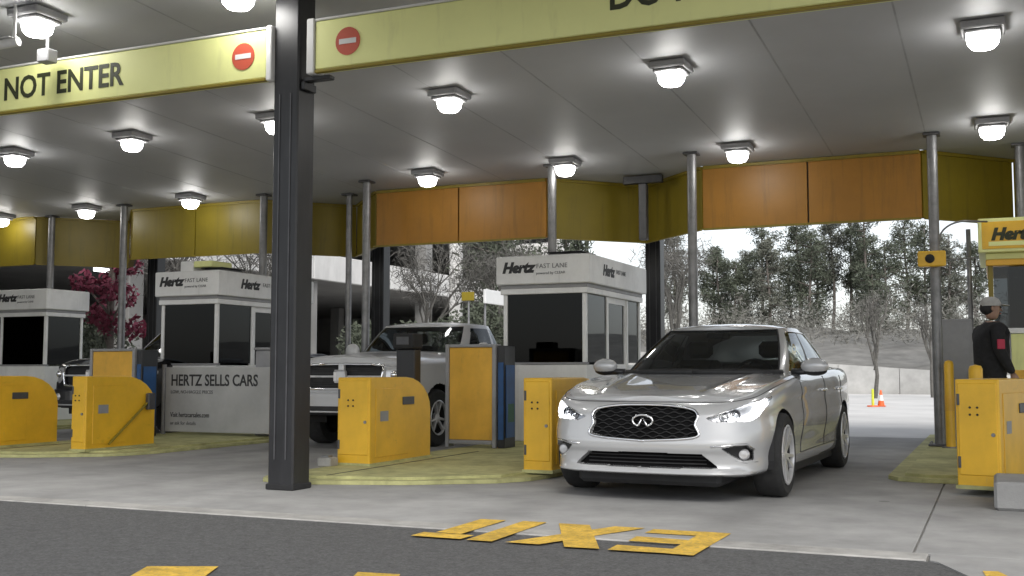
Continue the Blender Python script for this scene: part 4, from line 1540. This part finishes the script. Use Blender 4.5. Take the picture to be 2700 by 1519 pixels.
    for s in (1, -1):
        hl = grid_mesh('headlight', verts, faces[(ql == 2) & (side == s)], SATIN, root)
        ln = MB()
        ln.sphere((s * .72, skin(.72, .91) + .03, .92), .06, 12, 8)
        ln.build('reflector', CHROME, hl, world=False, smooth=True)
        fl = MB().lathe([(.001, -.01), (.05, -.006), (.055, .02)], (s * .62, skin(.62, .56) - .002, .58), 'y', 16)
        fl.build('fog_lamp', SATIN, root, world=False, smooth=True)
    MB().tube([(x, skin(x, .46, .004), .46) for x in np.linspace(-.8, .8, 17)], .012, 6).build('lower_trim', SATIN, root, world=False, smooth=True)
    cb = [(0, -1.08), (.45, -1.05), (.70, -.95), (.80, -.78), (.845, -.4), (.85, 0), (.845, .3), (.80, .54), (.5, .62), (0, .64)]
    ct = [(0, -.50), (.38, -.48), (.57, -.42), (.66, -.30), (.695, -.1), (.70, .12), (.69, .28), (.63, .42), (.4, .48), (0, .49)]
    ns, nh = 200, 36
    C = cabin_half(cb, ct, smooth_fn([(-2, 1.15), (2, 1.16)]), smooth_fn([(-.6, 1.61), (0, 1.63), (.5, 1.615)]), smooth_fn([(-.6, 1.625), (0, 1.675), (.5, 1.63)]), ns, nh, 12, .02)
    verts, faces, side, ij, av, af = both_sides(C)
    si = (ij[:, 0] + .5) / (ns - 1) * 9
    hh = (ij[:, 1] + .5) / (nh - 1)
    ws = (si < 2.6) & (hh < .95)
    rwn = (si > 7.4) & (hh > .1) & (hh < .9)
    sg = (si > 3.3 + .1 * (1 - hh)) & (si < 6.75) & (hh > .10) & (hh < .88)
    pil = sg & (np.abs(si - 5.72) < .16)
    grid_mesh('cab', verts, faces[~(ws | rwn | (sg & ~pil))], paint, root)
    grid_mesh('windscreen', verts, faces[ws], GLASS_S, root)
    grid_mesh('rear_window', verts, faces[rwn], GLASS_S, root)
    for s in (1, -1):
        grid_mesh('side_window', verts, faces[sg & ~pil & (side == s)], GLASS_B, root)
        mo = MB().sphere((s * 1.05, -.60, 1.24), .13, 14, 8, (.9, .5, .95)).build('mirror', paint, root, world=False, smooth=True)
        MB().tube([(s * .84, -.6, 1.17), (s * .98, -.6, 1.2)], .025, 6).build('stalk', PLASTIC, mo, world=False)
    MB().bbox(-.78, .78, -.95, .5, .6, 1.0, .04).build('cabin_tub', TRIM, root, world=False)
    MB().bbox(-.72, .72, -1.0, -.6, .95, 1.17, .05).build('dashboard', TRIM, root, world=False)
    for s in (1, -1):
        so = MB().bbox(s * .38 - .24, s * .38 + .24, .12, .30, .9, 1.34, .05).build('front_seat', TRIM, root, world=False)
        MB().bbox(s * .38 - .13, s * .38 + .13, .16, .27, 1.36, 1.52, .04).build('headrest', TRIM, so, world=False)
    bw = MB()
    bw.bbox(-.79, .79, .66, .72, .6, 1.19, .01)
    bw.bbox(-.80, .80, .73, 2.55, .55, .62, .01)
    bw.build('cargo_bed', PLASTIC, root, world=False)
    MB().bbox(-.82, .82, -2.35, 2.5, .40, .46, .01).build('underbody', BLACK_M, root, world=False)
    for y in yw:
        for s in (1, -1):
            wl = MB()
            vs, fs = [], []
            n = 16
            for k_ in range(n + 1):
                a = math.pi * (k_ / n) * 1.1 - .05 * math.pi
                for x in (.50, .90):
                    vs.append((s * x, y + (rw + .07) * math.cos(a), rw + (rw + .07) * math.sin(a)))
            fs = [(2 * q, 2 * q + 1, 2 * q + 3, 2 * q + 2) for q in range(n)]
            wl.add(vs, fs)
            wl.build('wheel_arch', BLACK_M, root, world=False)
            wheel(root, s * .80, y, rw, .225, .24, s, spokes=6)
    return root


pk = make_pickup('white pickup truck with chrome crosshair grille waiting behind the yellow cabinet', (-7.5, 14.32, 0), 0, TRUCKW)
p2 = copy_thing(pk, (-12.35, 15.1, 0), 0, 'black pickup truck half hidden behind the rounded yellow cabinet at the edge')
repaint(p2, {'white_truck_paint': TRUCKB})
for o in (pk, p2):
    o['group'] = 'pickups waiting in the lanes'

# ------------------------------------------------------------------ far surroundings
# parking deck whose open side faces the lanes
t = thing('parking_deck', 'dark open parking deck with pale concrete bands beyond the booths', 'building', (-21, 30, 0))
UX = -21.0
for z0, z1 in ((4.05, 4.95), (7.3, 8.2), (10.5, 11.4)):
    for k in range(6):
        ya = 6 + k * 8.4
        MB().bbox(UX - .22, UX, ya + .02, ya + 8.38, z0, z1, .015).build('parapet_panel', DECKW, t)
    MB().box(UX - 22, UX - .225, 6, 56.4, z0 + .02, z0 + .35).build('floor_slab', DECK, t)
for k in range(7):
    y = 6.3 + k * 8.4
    MB().bbox(UX - .75, UX - .23, y - .28, y + .28, 0, 4.045, .02).build('pillar', DECK, t)
    MB().bbox(UX - .75, UX - .23, y - .28, y + .28, 4.42, 7.29, .02).build('pillar', DECK, t)
for k in range(4):
    MB().bbox(UX - 9.3, UX - 8.8, 10.5 + k * 12, 11 + k * 12, 0, 4.045, .02).build('pillar', DECK, t)
MB().box(UX - 22.3, UX - 22.01, 6, 56.4, 0, 11.4).build('back_wall', DECK, t)
MB().box(UX - 22, UX - .3, 56.41, 56.7, 0, 11.4).build('end_wall', DECK, t)
MB().box(UX - 22, UX - .3, 5.6, 5.9, 0, 11.4).build('end_wall', DECK, t)
MB().bbox(UX - .16, UX - .02, 6.2, 56.0, .0, .75, .015).build('guard_wall', DECK, t)
tower = MB().bbox(UX + .3, UX + 2.9, 46.5, 49.2, 0, 12, .03).build('stair_tower', DECKW, t)
for k in range(4):
    MB().bbox(UX + .8, UX + 2.4, 46.47, 46.499, 1.2 + k * 2.8, 2.6 + k * 2.8, .004).build('stair_window', GLASS_B, tower)
MB().tube([(-18.75, 37.4, 0), (-18.75, 37.4, 9)], .26, 16).build('ramp_column', DECKW, t, smooth=True, angle=40)
lt = None
for k, (lx, ly) in enumerate(((UX - 3, 13), (UX - 3, 19), (UX - 3, 25), (UX - 3, 31), (UX - 5, 37))):
    MB().bbox(lx - .08, lx + .08, ly - .6, ly + .6, 3.86, 3.96, .01).build('tube_light', HEADL, t)

# parked cars: one coarse body, repeated with other paints


def make_parked(label, loc, rz):
    root = thing('parked_car', label, 'car', loc, rz, 'cars parked in and beside the deck')
    plan = [(0, -2.3), (.5, -2.25), (.78, -2.05), (.87, -1.5), (.89, 0), (.89, 1.3), (.82, 2.0), (.5, 2.25), (0, 2.3)]
    V = loft_half(plan, lambda y: .05, smooth_fn([(-3, .22), (3, .25)]), smooth_fn([(-2.4, .72), (-1.4, .86), (-.6, .93), (1.5, .98), (2.4, .95)]),
                  smooth_fn([(-2.4, .76), (-1.2, .92), (-.6, .97), (2.4, 1.0)]), smooth_fn([(0, .08), (.1, 0), (.5, .01), (.8, .07), (1, .2)]),
                  smooth_fn([(0, .08), (.1, .03), (.5, 0), (.9, .03), (1, .09)]), smooth_fn([(0, .1), (.2, 0), (.8, .03), (1, .1)]), nh=22, nt=8)
    v, f, side, ij, av, af = both_sides(V)
    cen = av[af].mean(1)
    arch = np.zeros(len(af), bool)
    for y in (-1.4, 1.35):
        arch |= (np.hypot(cen[:, 1] - y, cen[:, 2] - .32) < .38) & (np.abs(cen[:, 0]) > .5) & (ij[:, 1] < 22)
    grid_mesh('body', v, f[~arch], SILVERP, root)
    C = cabin_half([(0, -.95), (.6, -.8), (.74, -.5), (.76, .4), (.72, 1.2), (.45, 1.7), (0, 1.75)], [(0, -.05), (.42, .02), (.54, .2), (.56, .55), (.53, .9), (.3, 1.1), (0, 1.12)],
                   smooth_fn([(-1, .92), (2, .98)]), smooth_fn([(-1, 1.38), (2, 1.38)]), smooth_fn([(-1, 1.40), (.5, 1.46), (2, 1.40)]), 60, 14, 6)
    v, f, side, ij, av, af = both_sides(C)
    si = (ij[:, 0] + .5) / 59 * 6
    hh = (ij[:, 1] + .5) / 13
    gl = (hh < .92) & (hh > .08) & ((si < 1.55) | ((si > 2.0) & (si < 3.0)) | ((si > 3.12) & (si < 4.1)) | (si > 4.6))
    grid_mesh('roof', v, f[~gl], SILVERP, root)
    grid_mesh('windows', v, f[gl], GLASS_B, root)
    MB().bbox(-.7, .7, -.9, 1.5, .4, .9, .05).build('interior', TRIM, root, world=False)
    for s in (1, -1):
        MB().bbox(s * .62 - .16, s * .62 + .16, -2.20, -1.95, .60, .72, .03).build('headlight', SATIN, root, world=False)
        for y in (-1.4, 1.35):
            w = MB().lathe([(.001, s * .10), (.2, s * .10), (.21, s * .11), (.30, s * .11), (.32, s * .08), (.32, -s * .1)], (s * .76, y, .32), 'x', 18)
            w.build('wheel', RUBBER, root, world=False, smooth=True, angle=35)
    MB().bbox(-.45, .45, -2.27, -2.1, .45, .62, .03).build('grille', PLASTIC, root, world=False)
    return root


pc = make_parked('silver parked car behind the black rear column, nose towards the lanes', (-17.9, 30.5, 0), R(80))
for (x, y), rz, sw, lb in (
        ((-18.0, 33.6), 84, {'silver_car_paint': WHITEP}, 'white parked car beyond the hood of the white pickup'),
        ((-18.1, 27.2), 78, {'silver_car_paint': DARKP}, 'graphite parked car in the gap beside the thin grey pole'),
        ((-18.4, 23.9), 82, {'silver_car_paint': DARKP}, 'graphite parked car behind the stained yellow cabinet'),
        ((-18.2, 20.6), 82, {'silver_car_paint': MAROON}, 'maroon parked car below the red leaved tree'),
        ((-24.0, 29.0), 85, {}, 'silver car parked deep inside the deck behind the sales booth'),
        ((-17.6, 37.5), 84, {'silver_car_paint': WHITEP}, 'white parked car farthest along the deck, over the pickup roof')):
    c = copy_thing(pc, (x, y, 0), R(rz), lb)
    repaint(c, sw)

# vegetation ----------------------------------------------------------
rng = np.random.default_rng(11)


def leaf_cloud(cents, radii, n, size, flat=1.0, seed=0, aspect=.5):
    r = np.random.default_rng(seed)
    cents, radii = np.array(cents, float), np.array(radii, float)
    w = radii ** 2
    k = r.choice(len(cents), n, p=w / w.sum())
    d = r.normal(size=(n, 3))
    d /= np.linalg.norm(d, axis=1)[:, None]
    d *= (r.random(n) ** .45)[:, None]
    d[:, 2] *= flat
    p = cents[k] + d * radii[k][:, None]
    a = r.normal(size=(n, 3))
    a /= np.linalg.norm(a, axis=1)[:, None]
    b = np.cross(a, r.normal(size=(n, 3)))
    b /= np.linalg.norm(b, axis=1)[:, None]
    s = (size * (.6 + .8 * r.random(n)))[:, None]
    a, b = a * s, b * s * aspect
    V = np.stack([p - a, p + b * .8, p + a, p - b * .8], 1).reshape(-1, 3)
    F = np.arange(4 * n).reshape(-1, 4)
    return V, F


def cloud_mesh(name, V, F, m, parent):
    me = bpy.data.meshes.new(name)
    me.from_pydata(V.tolist(), [], F.tolist())
    me.materials.append(m)
    o = bpy.data.objects.new(name, me)
    COL.objects.link(o)
    o.parent = parent
    return o


def make_pine(H, seed, label, loc, m=None, bare=.45, spread=1.5):
    """loblolly-like: bare lower trunk, ragged open crown of needle clumps on limbs"""
    r = random.Random(seed)
    t = thing('pine_tree', label, 'tree', loc, r.random() * 6, 'pines behind the pale wall')
    tr = MB()
    bend = r.uniform(-.25, .25)
    bare = min(.62, bare + .10)
    path = [(bend * math.sin(k / 9 * 2), .1 * math.sin(k), H * k / 9) for k in range(10)]
    tr.tube(path, [.17 * (1 - .09 * k) for k in range(10)], 8)
    cents, rad = [], []
    z = H * bare
    while z < H * .985:
        q = (z - H * bare) / (H * (1 - bare))
        L = .96 * spread * (1.05 - q) ** .5 * (.40 + .60 * min(1, q * 2.6)) * r.uniform(.7, 1.25)
        for _ in range(r.choice((2, 3, 3))):
            a = r.uniform(0, 6.28)
            x0 = bend * math.sin(z / H * 2)
            e = (x0 + L * math.cos(a), L * math.sin(a), z + L * r.uniform(.05, .5))
            tr.tube([(x0, 0, z), ((x0 + e[0]) / 2, e[1] / 2, z + (e[2] - z) * .35), e], [.05, .035, .015], 5)
            for w in (.55, .8, 1.0):
                cents.append((x0 + (e[0] - x0) * w, e[1] * w, z + (e[2] - z) * w + .08))
                rad.append(.34 + .38 * r.random() * (1.1 - q * .5))
        z += r.uniform(.24, .5)
    cents.append((bend, 0, H))
    rad.append(.3)
    tr.build('trunk', BARK, t, world=False, smooth=True)
    V, F = leaf_cloud(cents, rad, 4800, .125, .85, seed, .28)
    cloud_mesh('crown', V, F, m or PINE, t)
    return t


pines = [
    (-19.75, 72.8, 9.6, 'ragged pine showing between the black rear column and the next grey pole', .35, 1.6),
    (-17.2, 74.0, 8.1, 'lower pine nearest the grey pole, rising over the silver sedan roof', .35, 1.3),
    (-15.9, 72.6, 7.6, 'short dark pine with round top between two taller ones', .3, 1.2),
    (-14.45, 75.0, 10.6, 'tall pine with feathery wide crown over the windscreen of the silver sedan', .42, 1.9),
    (-13.3, 71.6, 8.6, 'dull middle-sized pine half behind the feathery tall pine', .3, 1.2),
    (-12.1, 76.0, 10.5, 'tall narrow pine above the roof corner of the silver sedan', .45, 1.5),
    (-10.8, 72.7, 9.2, 'bushy full pine filling the gap behind the side mirror', .22, 1.7),
    (-10.0, 77.0, 11.2, 'tall thin pine whose tip touches the fascia', .5, 1.0),
    (-9.0, 77.4, 11.1, 'slender pine close beside the tall thin one and nearly as tall', .45, 1.0),
    (-7.6, 74.9, 11.2, 'tallest dark pine, straight above the traffic cone', .3, 1.3),
    (-6.3, 72.4, 8.4, 'dense low pine between the tallest pine and the round one', .18, 1.7),
    (-5.2, 76.1, 10.1, 'broad round topped pine left open against the sky', .3, 1.7),
    (-4.0, 78.6, 9.9, 'pine half covered by the pole with the lane lamp', .4, 1.5),
    (-2.4, 75.4, 8.9, 'pine in the gap between the lane lamp pole and the yellow booth', .3, 1.5),
    (-1.0, 79.0, 8.6, 'pine peeping beside the edge of the yellow booth', .3, 1.5),
    (-16.6, 80.0, 8.8, 'far pine filling the row behind the short round topped one', .34, 1.5),
    (-11.6, 81.0, 9.4, 'far dark pine closing the gap behind the side mirror', .34, 1.5),
    (-8.3, 82.0, 9.8, 'far pine closing the gap between the slender twins and the tallest', .34, 1.5),
    (-6.9, 70.0, 6.4, 'low dark pine like a bush in front of the tallest ones', .06, 1.9),
    (-3.3, 83.0, 9.0, 'far pine behind the lane lamp pole', .34, 1.5),
    (-13.9, 83.0, 8.6, 'far pine behind the feathery tall pine', .34, 1.5),
    (-18.4, 78.0, 9.0, 'thin pine just behind the silver sedan windscreen pillar side', .5, 1.2),
]
for i, (x, y, h, lb, br_, sp) in enumerate(pines):
    make_pine(h * 1.07, 40 + i, lb, (x, y, 0), PINE2 if i in (0, 4, 7, 13, 15) else PINE, br_, sp)


def make_bare(H, seed, label, loc, group=None, m=BARK_G, twigs=1500, cat='tree', name='bare_tree', spread=1.0):
    r = random.Random(seed)
    t = thing(name, label, cat, loc, 0, group)
    tr, cents = MB(), []

    def grow(p, d, L, rad, lev):
        q = p + d * L
        mid = p + d * L * .5 + Vector((r.uniform(-1, 1), r.uniform(-1, 1), 0)) * L * .06
        tr.tube([p, mid, q], [rad, rad * .85, rad * .65], 6 if lev < 2 else 4)
        if lev >= 4:
            cents.append(tuple(q))
            return
        for _ in range(r.choice((2, 3)) if lev else 4):
            nd = (d + Vector((r.uniform(-1, 1), r.uniform(-1, 1), r.uniform(-.1, .6))) * .62 * spread).normalized()
            grow(p + d * L * r.uniform(.6, 1), nd, L * r.uniform(.55, .8), rad * .58, lev + 1)
    grow(Vector((0, 0, 0)), Vector((0, 0, 1)), H * .38, .025 * H * .8, 0)
    tr.build('trunk', m, t, world=False)
    V, F = leaf_cloud(cents, [H * .10] * len(cents), twigs, H * .030, .9, seed, .07)
    cloud_mesh('crown', V, F, TWIG, t)
    return t


gb = 'bare trees between the booths'
make_bare(5.6, 3, 'grey bare tree right behind the pickup windscreen, beside the pale round pillar', (-16.6, 31.0, 0), gb, twigs=2500)
make_bare(6.6, 5, 'bare tree rising above the cab end of the pickup', (-16.2, 36.0, 0), gb, twigs=2500)
make_bare(5.2, 8, 'bare tree behind the front corner of the white booth roof', (-13.9, 31.8, 0), gb, twigs=2000)
make_bare(7.0, 12, 'bare tree beside the black rear column, branches against the sky', (-10.6, 38.9, 0), gb, twigs=2200)
make_bare(4.2, 15, 'thin bare sapling beyond the traffic cone', (-3.85, 40.0, 0), gb, twigs=500, spread=.6)
make_bare(3.6, 16, 'thin bare sapling closer to the lane lamp pole', (-2.1, 42.0, 0), gb, twigs=500, spread=.6)
make_bare(6.0, 19, 'bare tree behind the booth with the sales banner', (-19.2, 26.3, 0), gb, twigs=1800)
make_bare(5.5, 23, 'bare tree close to the second grey pole, beside the red one', (-19.6, 22.3, 0), gb, twigs=1800)
# red tree
t = thing('red_tree', 'small tree with dark red leaves beside the farthest booth', 'tree', (-17.85, 18.6, 0))
tr = MB().tube([(0, 0, 0), (.05, 0, 1.0), (0, .05, 2.2), (.1, 0, 3.2)], [.09, .08, .06, .03], 8)
cs = [(0, 0, 2.0), (.5, .2, 1.9), (-.45, .1, 2.2), (.2, -.3, 2.7), (-.2, .3, 3.0), (.35, .2, 3.3), (.0, 0, 3.7), (-.5, -.3, 2.9), (.6, -.2, 2.6), (.15, .1, 4.2)]
for c in cs:
    tr.tube([(0, 0, max(.9, c[2] - .7)), c], [.04, .012], 5)
tr.build('trunk', BARK, t, world=False)
V, F = leaf_cloud(cs, [.33] * len(cs), 1500, .075, .9, 4, .6)
cloud_mesh('crown', V, F, REDL, t)
# evergreen shrubs
def make_shrub(x, y, r_, h, lb, seed):
    t = thing('shrub', lb, 'shrub', (x, y, 0), 0, 'dark shrubs beyond the pickup')
    r = random.Random(seed)
    st, cs = MB(), []
    for k in range(9):
        e = (r.uniform(-r_, r_) * .7, r.uniform(-r_, r_) * .7, h * r.uniform(.35, .9))
        st.tube([(0, 0, 0), (e[0] * .4, e[1] * .4, e[2] * .6), e], [.04, .025, .01], 5)
        cs.append(e)
    st.build('trunk', BARK, t, world=False)
    V, F = leaf_cloud(cs, [r_ * .5] * 9, 2600, .07, .9, seed, .5)
    cloud_mesh('crown', V, F, PINE, t)


make_shrub(-14.6, 29.6, 1.2, 2.9, 'dark shrub behind the cab of the white pickup', 61)
make_shrub(-13.1, 30.4, 1.1, 2.7, 'dark shrub next to the white booth front glass', 62)
make_shrub(-16.6, 27.6, 1.2, 2.3, 'dark shrub under the pale round pillar', 63)
make_shrub(-19.6, 19.6, 1.3, 2.2, 'dark shrub behind the black pickup', 64)
make_pine(6.8, 91, 'dark evergreen filling the view between the deck and the booth roof', (-15.2, 34.5, 0), PINE, .05, 1.9)
make_pine(6.0, 92, 'dark evergreen close behind the white booth, lower than its neighbour', (-14.6, 38.5, 0), PINE, .05, 1.8)
# undergrowth below the pines
V, F = leaf_cloud([(x, 64 + 4 * math.sin(x * 2.1), 2.2 + 1.7 * math.sin(x * 1.3) ** 2) for x in np.arange(-27, 4, .6)], [1.6] * 52, 26000, .17, 1.0, 9, .14)
o = cloud_mesh('undergrowth', V, F, BRUSH, None)
setp(o, kind='stuff')

# pale retaining wall that steps down along the far lot, of cast panels with caps
t = thing('retaining_wall', 'pale concrete retaining wall falling away behind the traffic cone', 'wall', (-6, 47.5, 0))
x, k = -15.6, 0
while x < 3.0:
    zt = 1.86 - (x + 15.6) * .068
    x1 = x + 2.4
    z1 = 1.86 - (x1 + 15.6) * .068
    y = 47.3
    m = MB()
    m.add([(x + .012, y, -.02), (x1 - .012, y, -.02), (x1 - .012, y + .25, -.02), (x + .012, y + .25, -.02),
           (x + .012, y, zt), (x1 - .012, y, z1), (x1 - .012, y + .25, z1), (x + .012, y + .25, zt)],
          [(0, 3, 2, 1), (4, 5, 6, 7), (0, 1, 5, 4), (1, 2, 6, 5), (2, 3, 7, 6), (3, 0, 4, 7)])
    m.build('wall_panel', mat('wall_concrete', (.47, .465, .45), .9, var=.15, scale=1.5, stain=.25, world_co=True), t)
    x = x1
bank = MB()
nb = 60
bv_, bf_ = [], []
rb_ = random.Random(3)
for i in range(nb + 1):
    x = -60 + 100 * i / nb
    e = 1.2 - .012 * (x + 60)
    for y, z in ((47.6, -.1), (47.6, max(.15, e)), (56, e + .9), (64, e + 2.2), (72, e + 3.0), (120, e + 3.6)):
        bv_.append((x, y, z + (rb_.uniform(-.22, .22) if y > 50 else 0)))
for i in range(nb):
    for j in range(5):
        bf_.append((i * 6 + j, i * 6 + 6 + j, i * 6 + 7 + j, i * 6 + 1 + j))
bank.add(bv_, bf_)
setp(bank.build('bank', mat('grey_bank', (.21, .205, .19), .95, var=.35, scale=.7, stain=.3, world_co=True), smooth=True), kind='structure')

# white board on posts, little yellow sign
t = thing('road_sign', 'white sign board on two thin posts beside the booth front glass', 'sign', (-12.6, 28, 0))
MB().bbox(-12.66, -12.58, 26.9, 28.7, 2.78, 3.16, .01).build('board', WHITE, t)
for y in (27.1, 28.5):
    MB().tube([(-12.70, y, 0), (-12.70, y, 3.1)], .035, 8).build('post', GALV, t)
t = thing('yellow_sign', 'small dull yellow sign among the bare trees above the pickup', 'sign', (-13.1, 27, 0))
MB().bbox(-13.32, -12.94, 26.9, 26.94, 2.86, 3.10, .01).build('plate', FASCIA, t)
MB().tube([(-13.13, 26.97, 0), (-13.13, 26.97, 3.1)], .03, 8).build('post', GALV, t)

# traffic cone and slim marker post on the lot
t = thing('traffic_cone', 'orange traffic cone with a white collar on the pale lot', 'traffic cone', (-2.86, 31.2, 0))
CN = t
MB().bbox(-3.05, -2.67, 31.01, 31.39, 0, .04, .012).build('foot', ORANGE, t)
MB().lathe([(.145, .04), (.115, .25)], (-2.86, 31.2, 0), n=20).build('cone_body', ORANGE, t, smooth=True)
MB().lathe([(.115, .25), (.07, .50)], (-2.86, 31.2, 0), n=20).build('collar', WHITE, t, smooth=True)
MB().lathe([(.07, .50), (.035, .70), (.001, .71)], (-2.86, 31.2, 0), n=20).build('tip', ORANGE, t, smooth=True)
CN.scale = (.62, .62, .62)
t = thing('marker_post', 'slim yellow marker post standing beside the traffic cone', 'marker post', (-3.05, 31.0, 0))
MB().lathe([(.06, .0), (.06, .02), (.035, .025), (.033, .46), (.001, .48)], (-3.05, 31.0, 0), n=12).build('post', YELG, t, smooth=True, angle=40)
MB().lathe([(.16, .0), (.15, .03), (.06, .035)], (-3.05, 31.0, 0), n=16).build('foot', ORANGE, t)

# ------------------------------------------------------------------ the person at the guard booth


def skin_body(name, joints, edges, m, parent, levels=2, root=0):
    me = bpy.data.meshes.new(name)
    me.from_pydata([j[:3] for j in joints], edges, [])
    o = bpy.data.objects.new(name, me)
    COL.objects.link(o)
    sk = o.modifiers.new('skin', 'SKIN')
    sk.use_smooth_shade = True
    for i, j in enumerate(joints):
        v = me.skin_vertices[0].data[i]
        v.radius = (j[3], j[4] if len(j) > 4 else j[3])
        v.use_root = (i == root)
    sb = o.modifiers.new('sub', 'SUBSURF')
    sb.levels = sb.render_levels = levels
    bpy.context.view_layer.update()
    nm = bpy.data.meshes.new_from_object(o.evaluated_get(bpy.context.evaluated_depsgraph_get()))
    bpy.data.objects.remove(o)
    nm.name = name
    nm.materials.clear()
    nm.materials.append(m)
    o = bpy.data.objects.new(name, nm)
    COL.objects.link(o)
    o.parent = parent
    return o


# stands on the island, half turned to the booth (local: -y is where the person looks)
pt = thing('person', 'person in black jacket and pale cap standing at the yellow booth, seen from the side', 'person', (-.04, 13.95, .058), R(112))
pt.scale = (1.13, 1.13, 1.0)
J = [(0, 0, .90, .205, .19), (0, .0, 1.10, .205, .185), (0, .01, 1.27, .215, .18), (0, .015, 1.41, .19, .135), (0, .0, 1.48, .075, .075),
     (.19, .01, 1.41, .075), (.245, .01, 1.16, .064), (.225, -.10, .96, .050), (.21, -.15, .89, .036),
     (-.19, .01, 1.41, .078), (-.25, .03, 1.16, .066), (-.235, -.07, .96, .050), (-.22, -.11, .885, .036),
     (.09, .0, .88, .105, .11), (.10, -.02, .48, .072, .075), (.105, .01, .10, .055), (.11, -.13, .05, .045, .04),
     (-.09, .0, .88, .105, .11), (-.10, -.01, .48, .072, .075), (-.105, .03, .10, .055), (-.11, -.11, .05, .045, .04)]
EJ = [(0, 1), (1, 2), (2, 3), (3, 4), (3, 5), (5, 6), (6, 7), (7, 8), (3, 9), (9, 10), (10, 11), (11, 12), (0, 13), (13, 14), (14, 15), (15, 16), (0, 17), (17, 18), (18, 19), (19, 20)]
body = skin_body('body', J, EJ, CLOTH, pt)
body.data.materials.append(TROUS)
body.data.materials.append(SKIN)
for p in body.data.polygons:
    z = sum(body.data.vertices[i].co.z for i in p.vertices) / len(p.vertices)
    p.material_index = 1 if z < .84 else (2 if z > 1.475 else 0)
hd = skin_body('head', [(0, -.005, 1.50, .05, .05), (0, -.015, 1.56, .062, .07), (0, -.012, 1.63, .078, .092), (0, -.005, 1.70, .07, .085), (0, 0, 1.735, .035, .04)],
               [(0, 1), (1, 2), (2, 3), (3, 4)], SKIN, pt)
fc = MB()
fc.add([(-.013, -.095, 1.605), (.013, -.095, 1.605), (.004, -.100, 1.655), (-.004, -.100, 1.655), (0, -.124, 1.61)], [(0, 1, 4), (1, 2, 4), (2, 3, 4), (3, 0, 4)])
for s in (1, -1):
    fc.sphere((s * .082, .01, 1.635), .022, 8, 6, (.4, .8, 1.3))
fc.build('nose_and_ears', SKIN, hd, world=False, smooth=True)
ey = MB()
for s in (1, -1):
    ey.sphere((s * .030, -.090, 1.655), .010, 8, 6)
ey.build('eyes', BLACK_M, hd, world=False)
MB().tube([(-.025, -.092, 1.577), (0, -.098, 1.575), (.025, -.092, 1.577)], .005, 5).build('mouth', RED, hd, world=False)
ha = MB().sphere((0, .028, 1.645), .088, 14, 8, (.92, .9, 1.0))
ha.build('hair', BLACK_M, hd, world=False, smooth=True)
cp = MB().lathe([(.001, 1.775), (.05, 1.770), (.085, 1.745), (.101, 1.70), (.101, 1.665)], (0, .0, 0), n=20)
cpo = cp.build('cap', CAPW, pt, world=False, smooth=True)
MB().add([(-.075, -.07, 1.69), (.075, -.07, 1.69), (.06, -.17, 1.675), (0, -.19, 1.672), (-.06, -.17, 1.675), (-.075, -.07, 1.682), (.075, -.07, 1.682), (.06, -.17, 1.667), (0, -.19, 1.664), (-.06, -.17, 1.667)],
         [(0, 1, 2, 3, 4), (9, 8, 7, 6, 5), (1, 6, 7, 2), (2, 7, 8, 3), (3, 8, 9, 4), (4, 9, 5, 0), (0, 5, 6, 1)]).build('peak', CAPW, cpo, world=False)
for s, w in ((1, Vector((.21, -.15, .89))), (-1, Vector((-.22, -.11, .885)))):
    hb = MB()
    hb.tube([w, w + Vector((-s * .003, -.022, -.045)), w + Vector((-s * .006, -.035, -.085))], [.024, .038, .034], 10)
    for k in range(4):
        b = w + Vector((-s * .006, -.036 + (k - 1.5) * .017, -.086))
        L = (.030, .036, .034, .026)[k]
        hb.tube([b, b + Vector((-s * .003, -.003, -L)), b + Vector((-s * .012, -.002, -L * 1.8)), b + Vector((-s * .026, 0, -L * 2.2))], [.0092, .0088, .008, .006], 7)
    b = w + Vector((-s * .012, -.045, -.03))
    hb.tube([b, b + Vector((-s * .012, -.022, -.026)), b + Vector((-s * .016, -.026, -.056))], [.011, .010, .007], 7)
    hb.build('hand', SKIN, pt, world=False, smooth=True)
tg = MB().bbox(-.335, -.318, .0, .075, 1.16, 1.27, .005)
tg.build('red_armband_badge', mat('red_badge', (.42, .012, .05), .5, var=.1), pt, world=False)
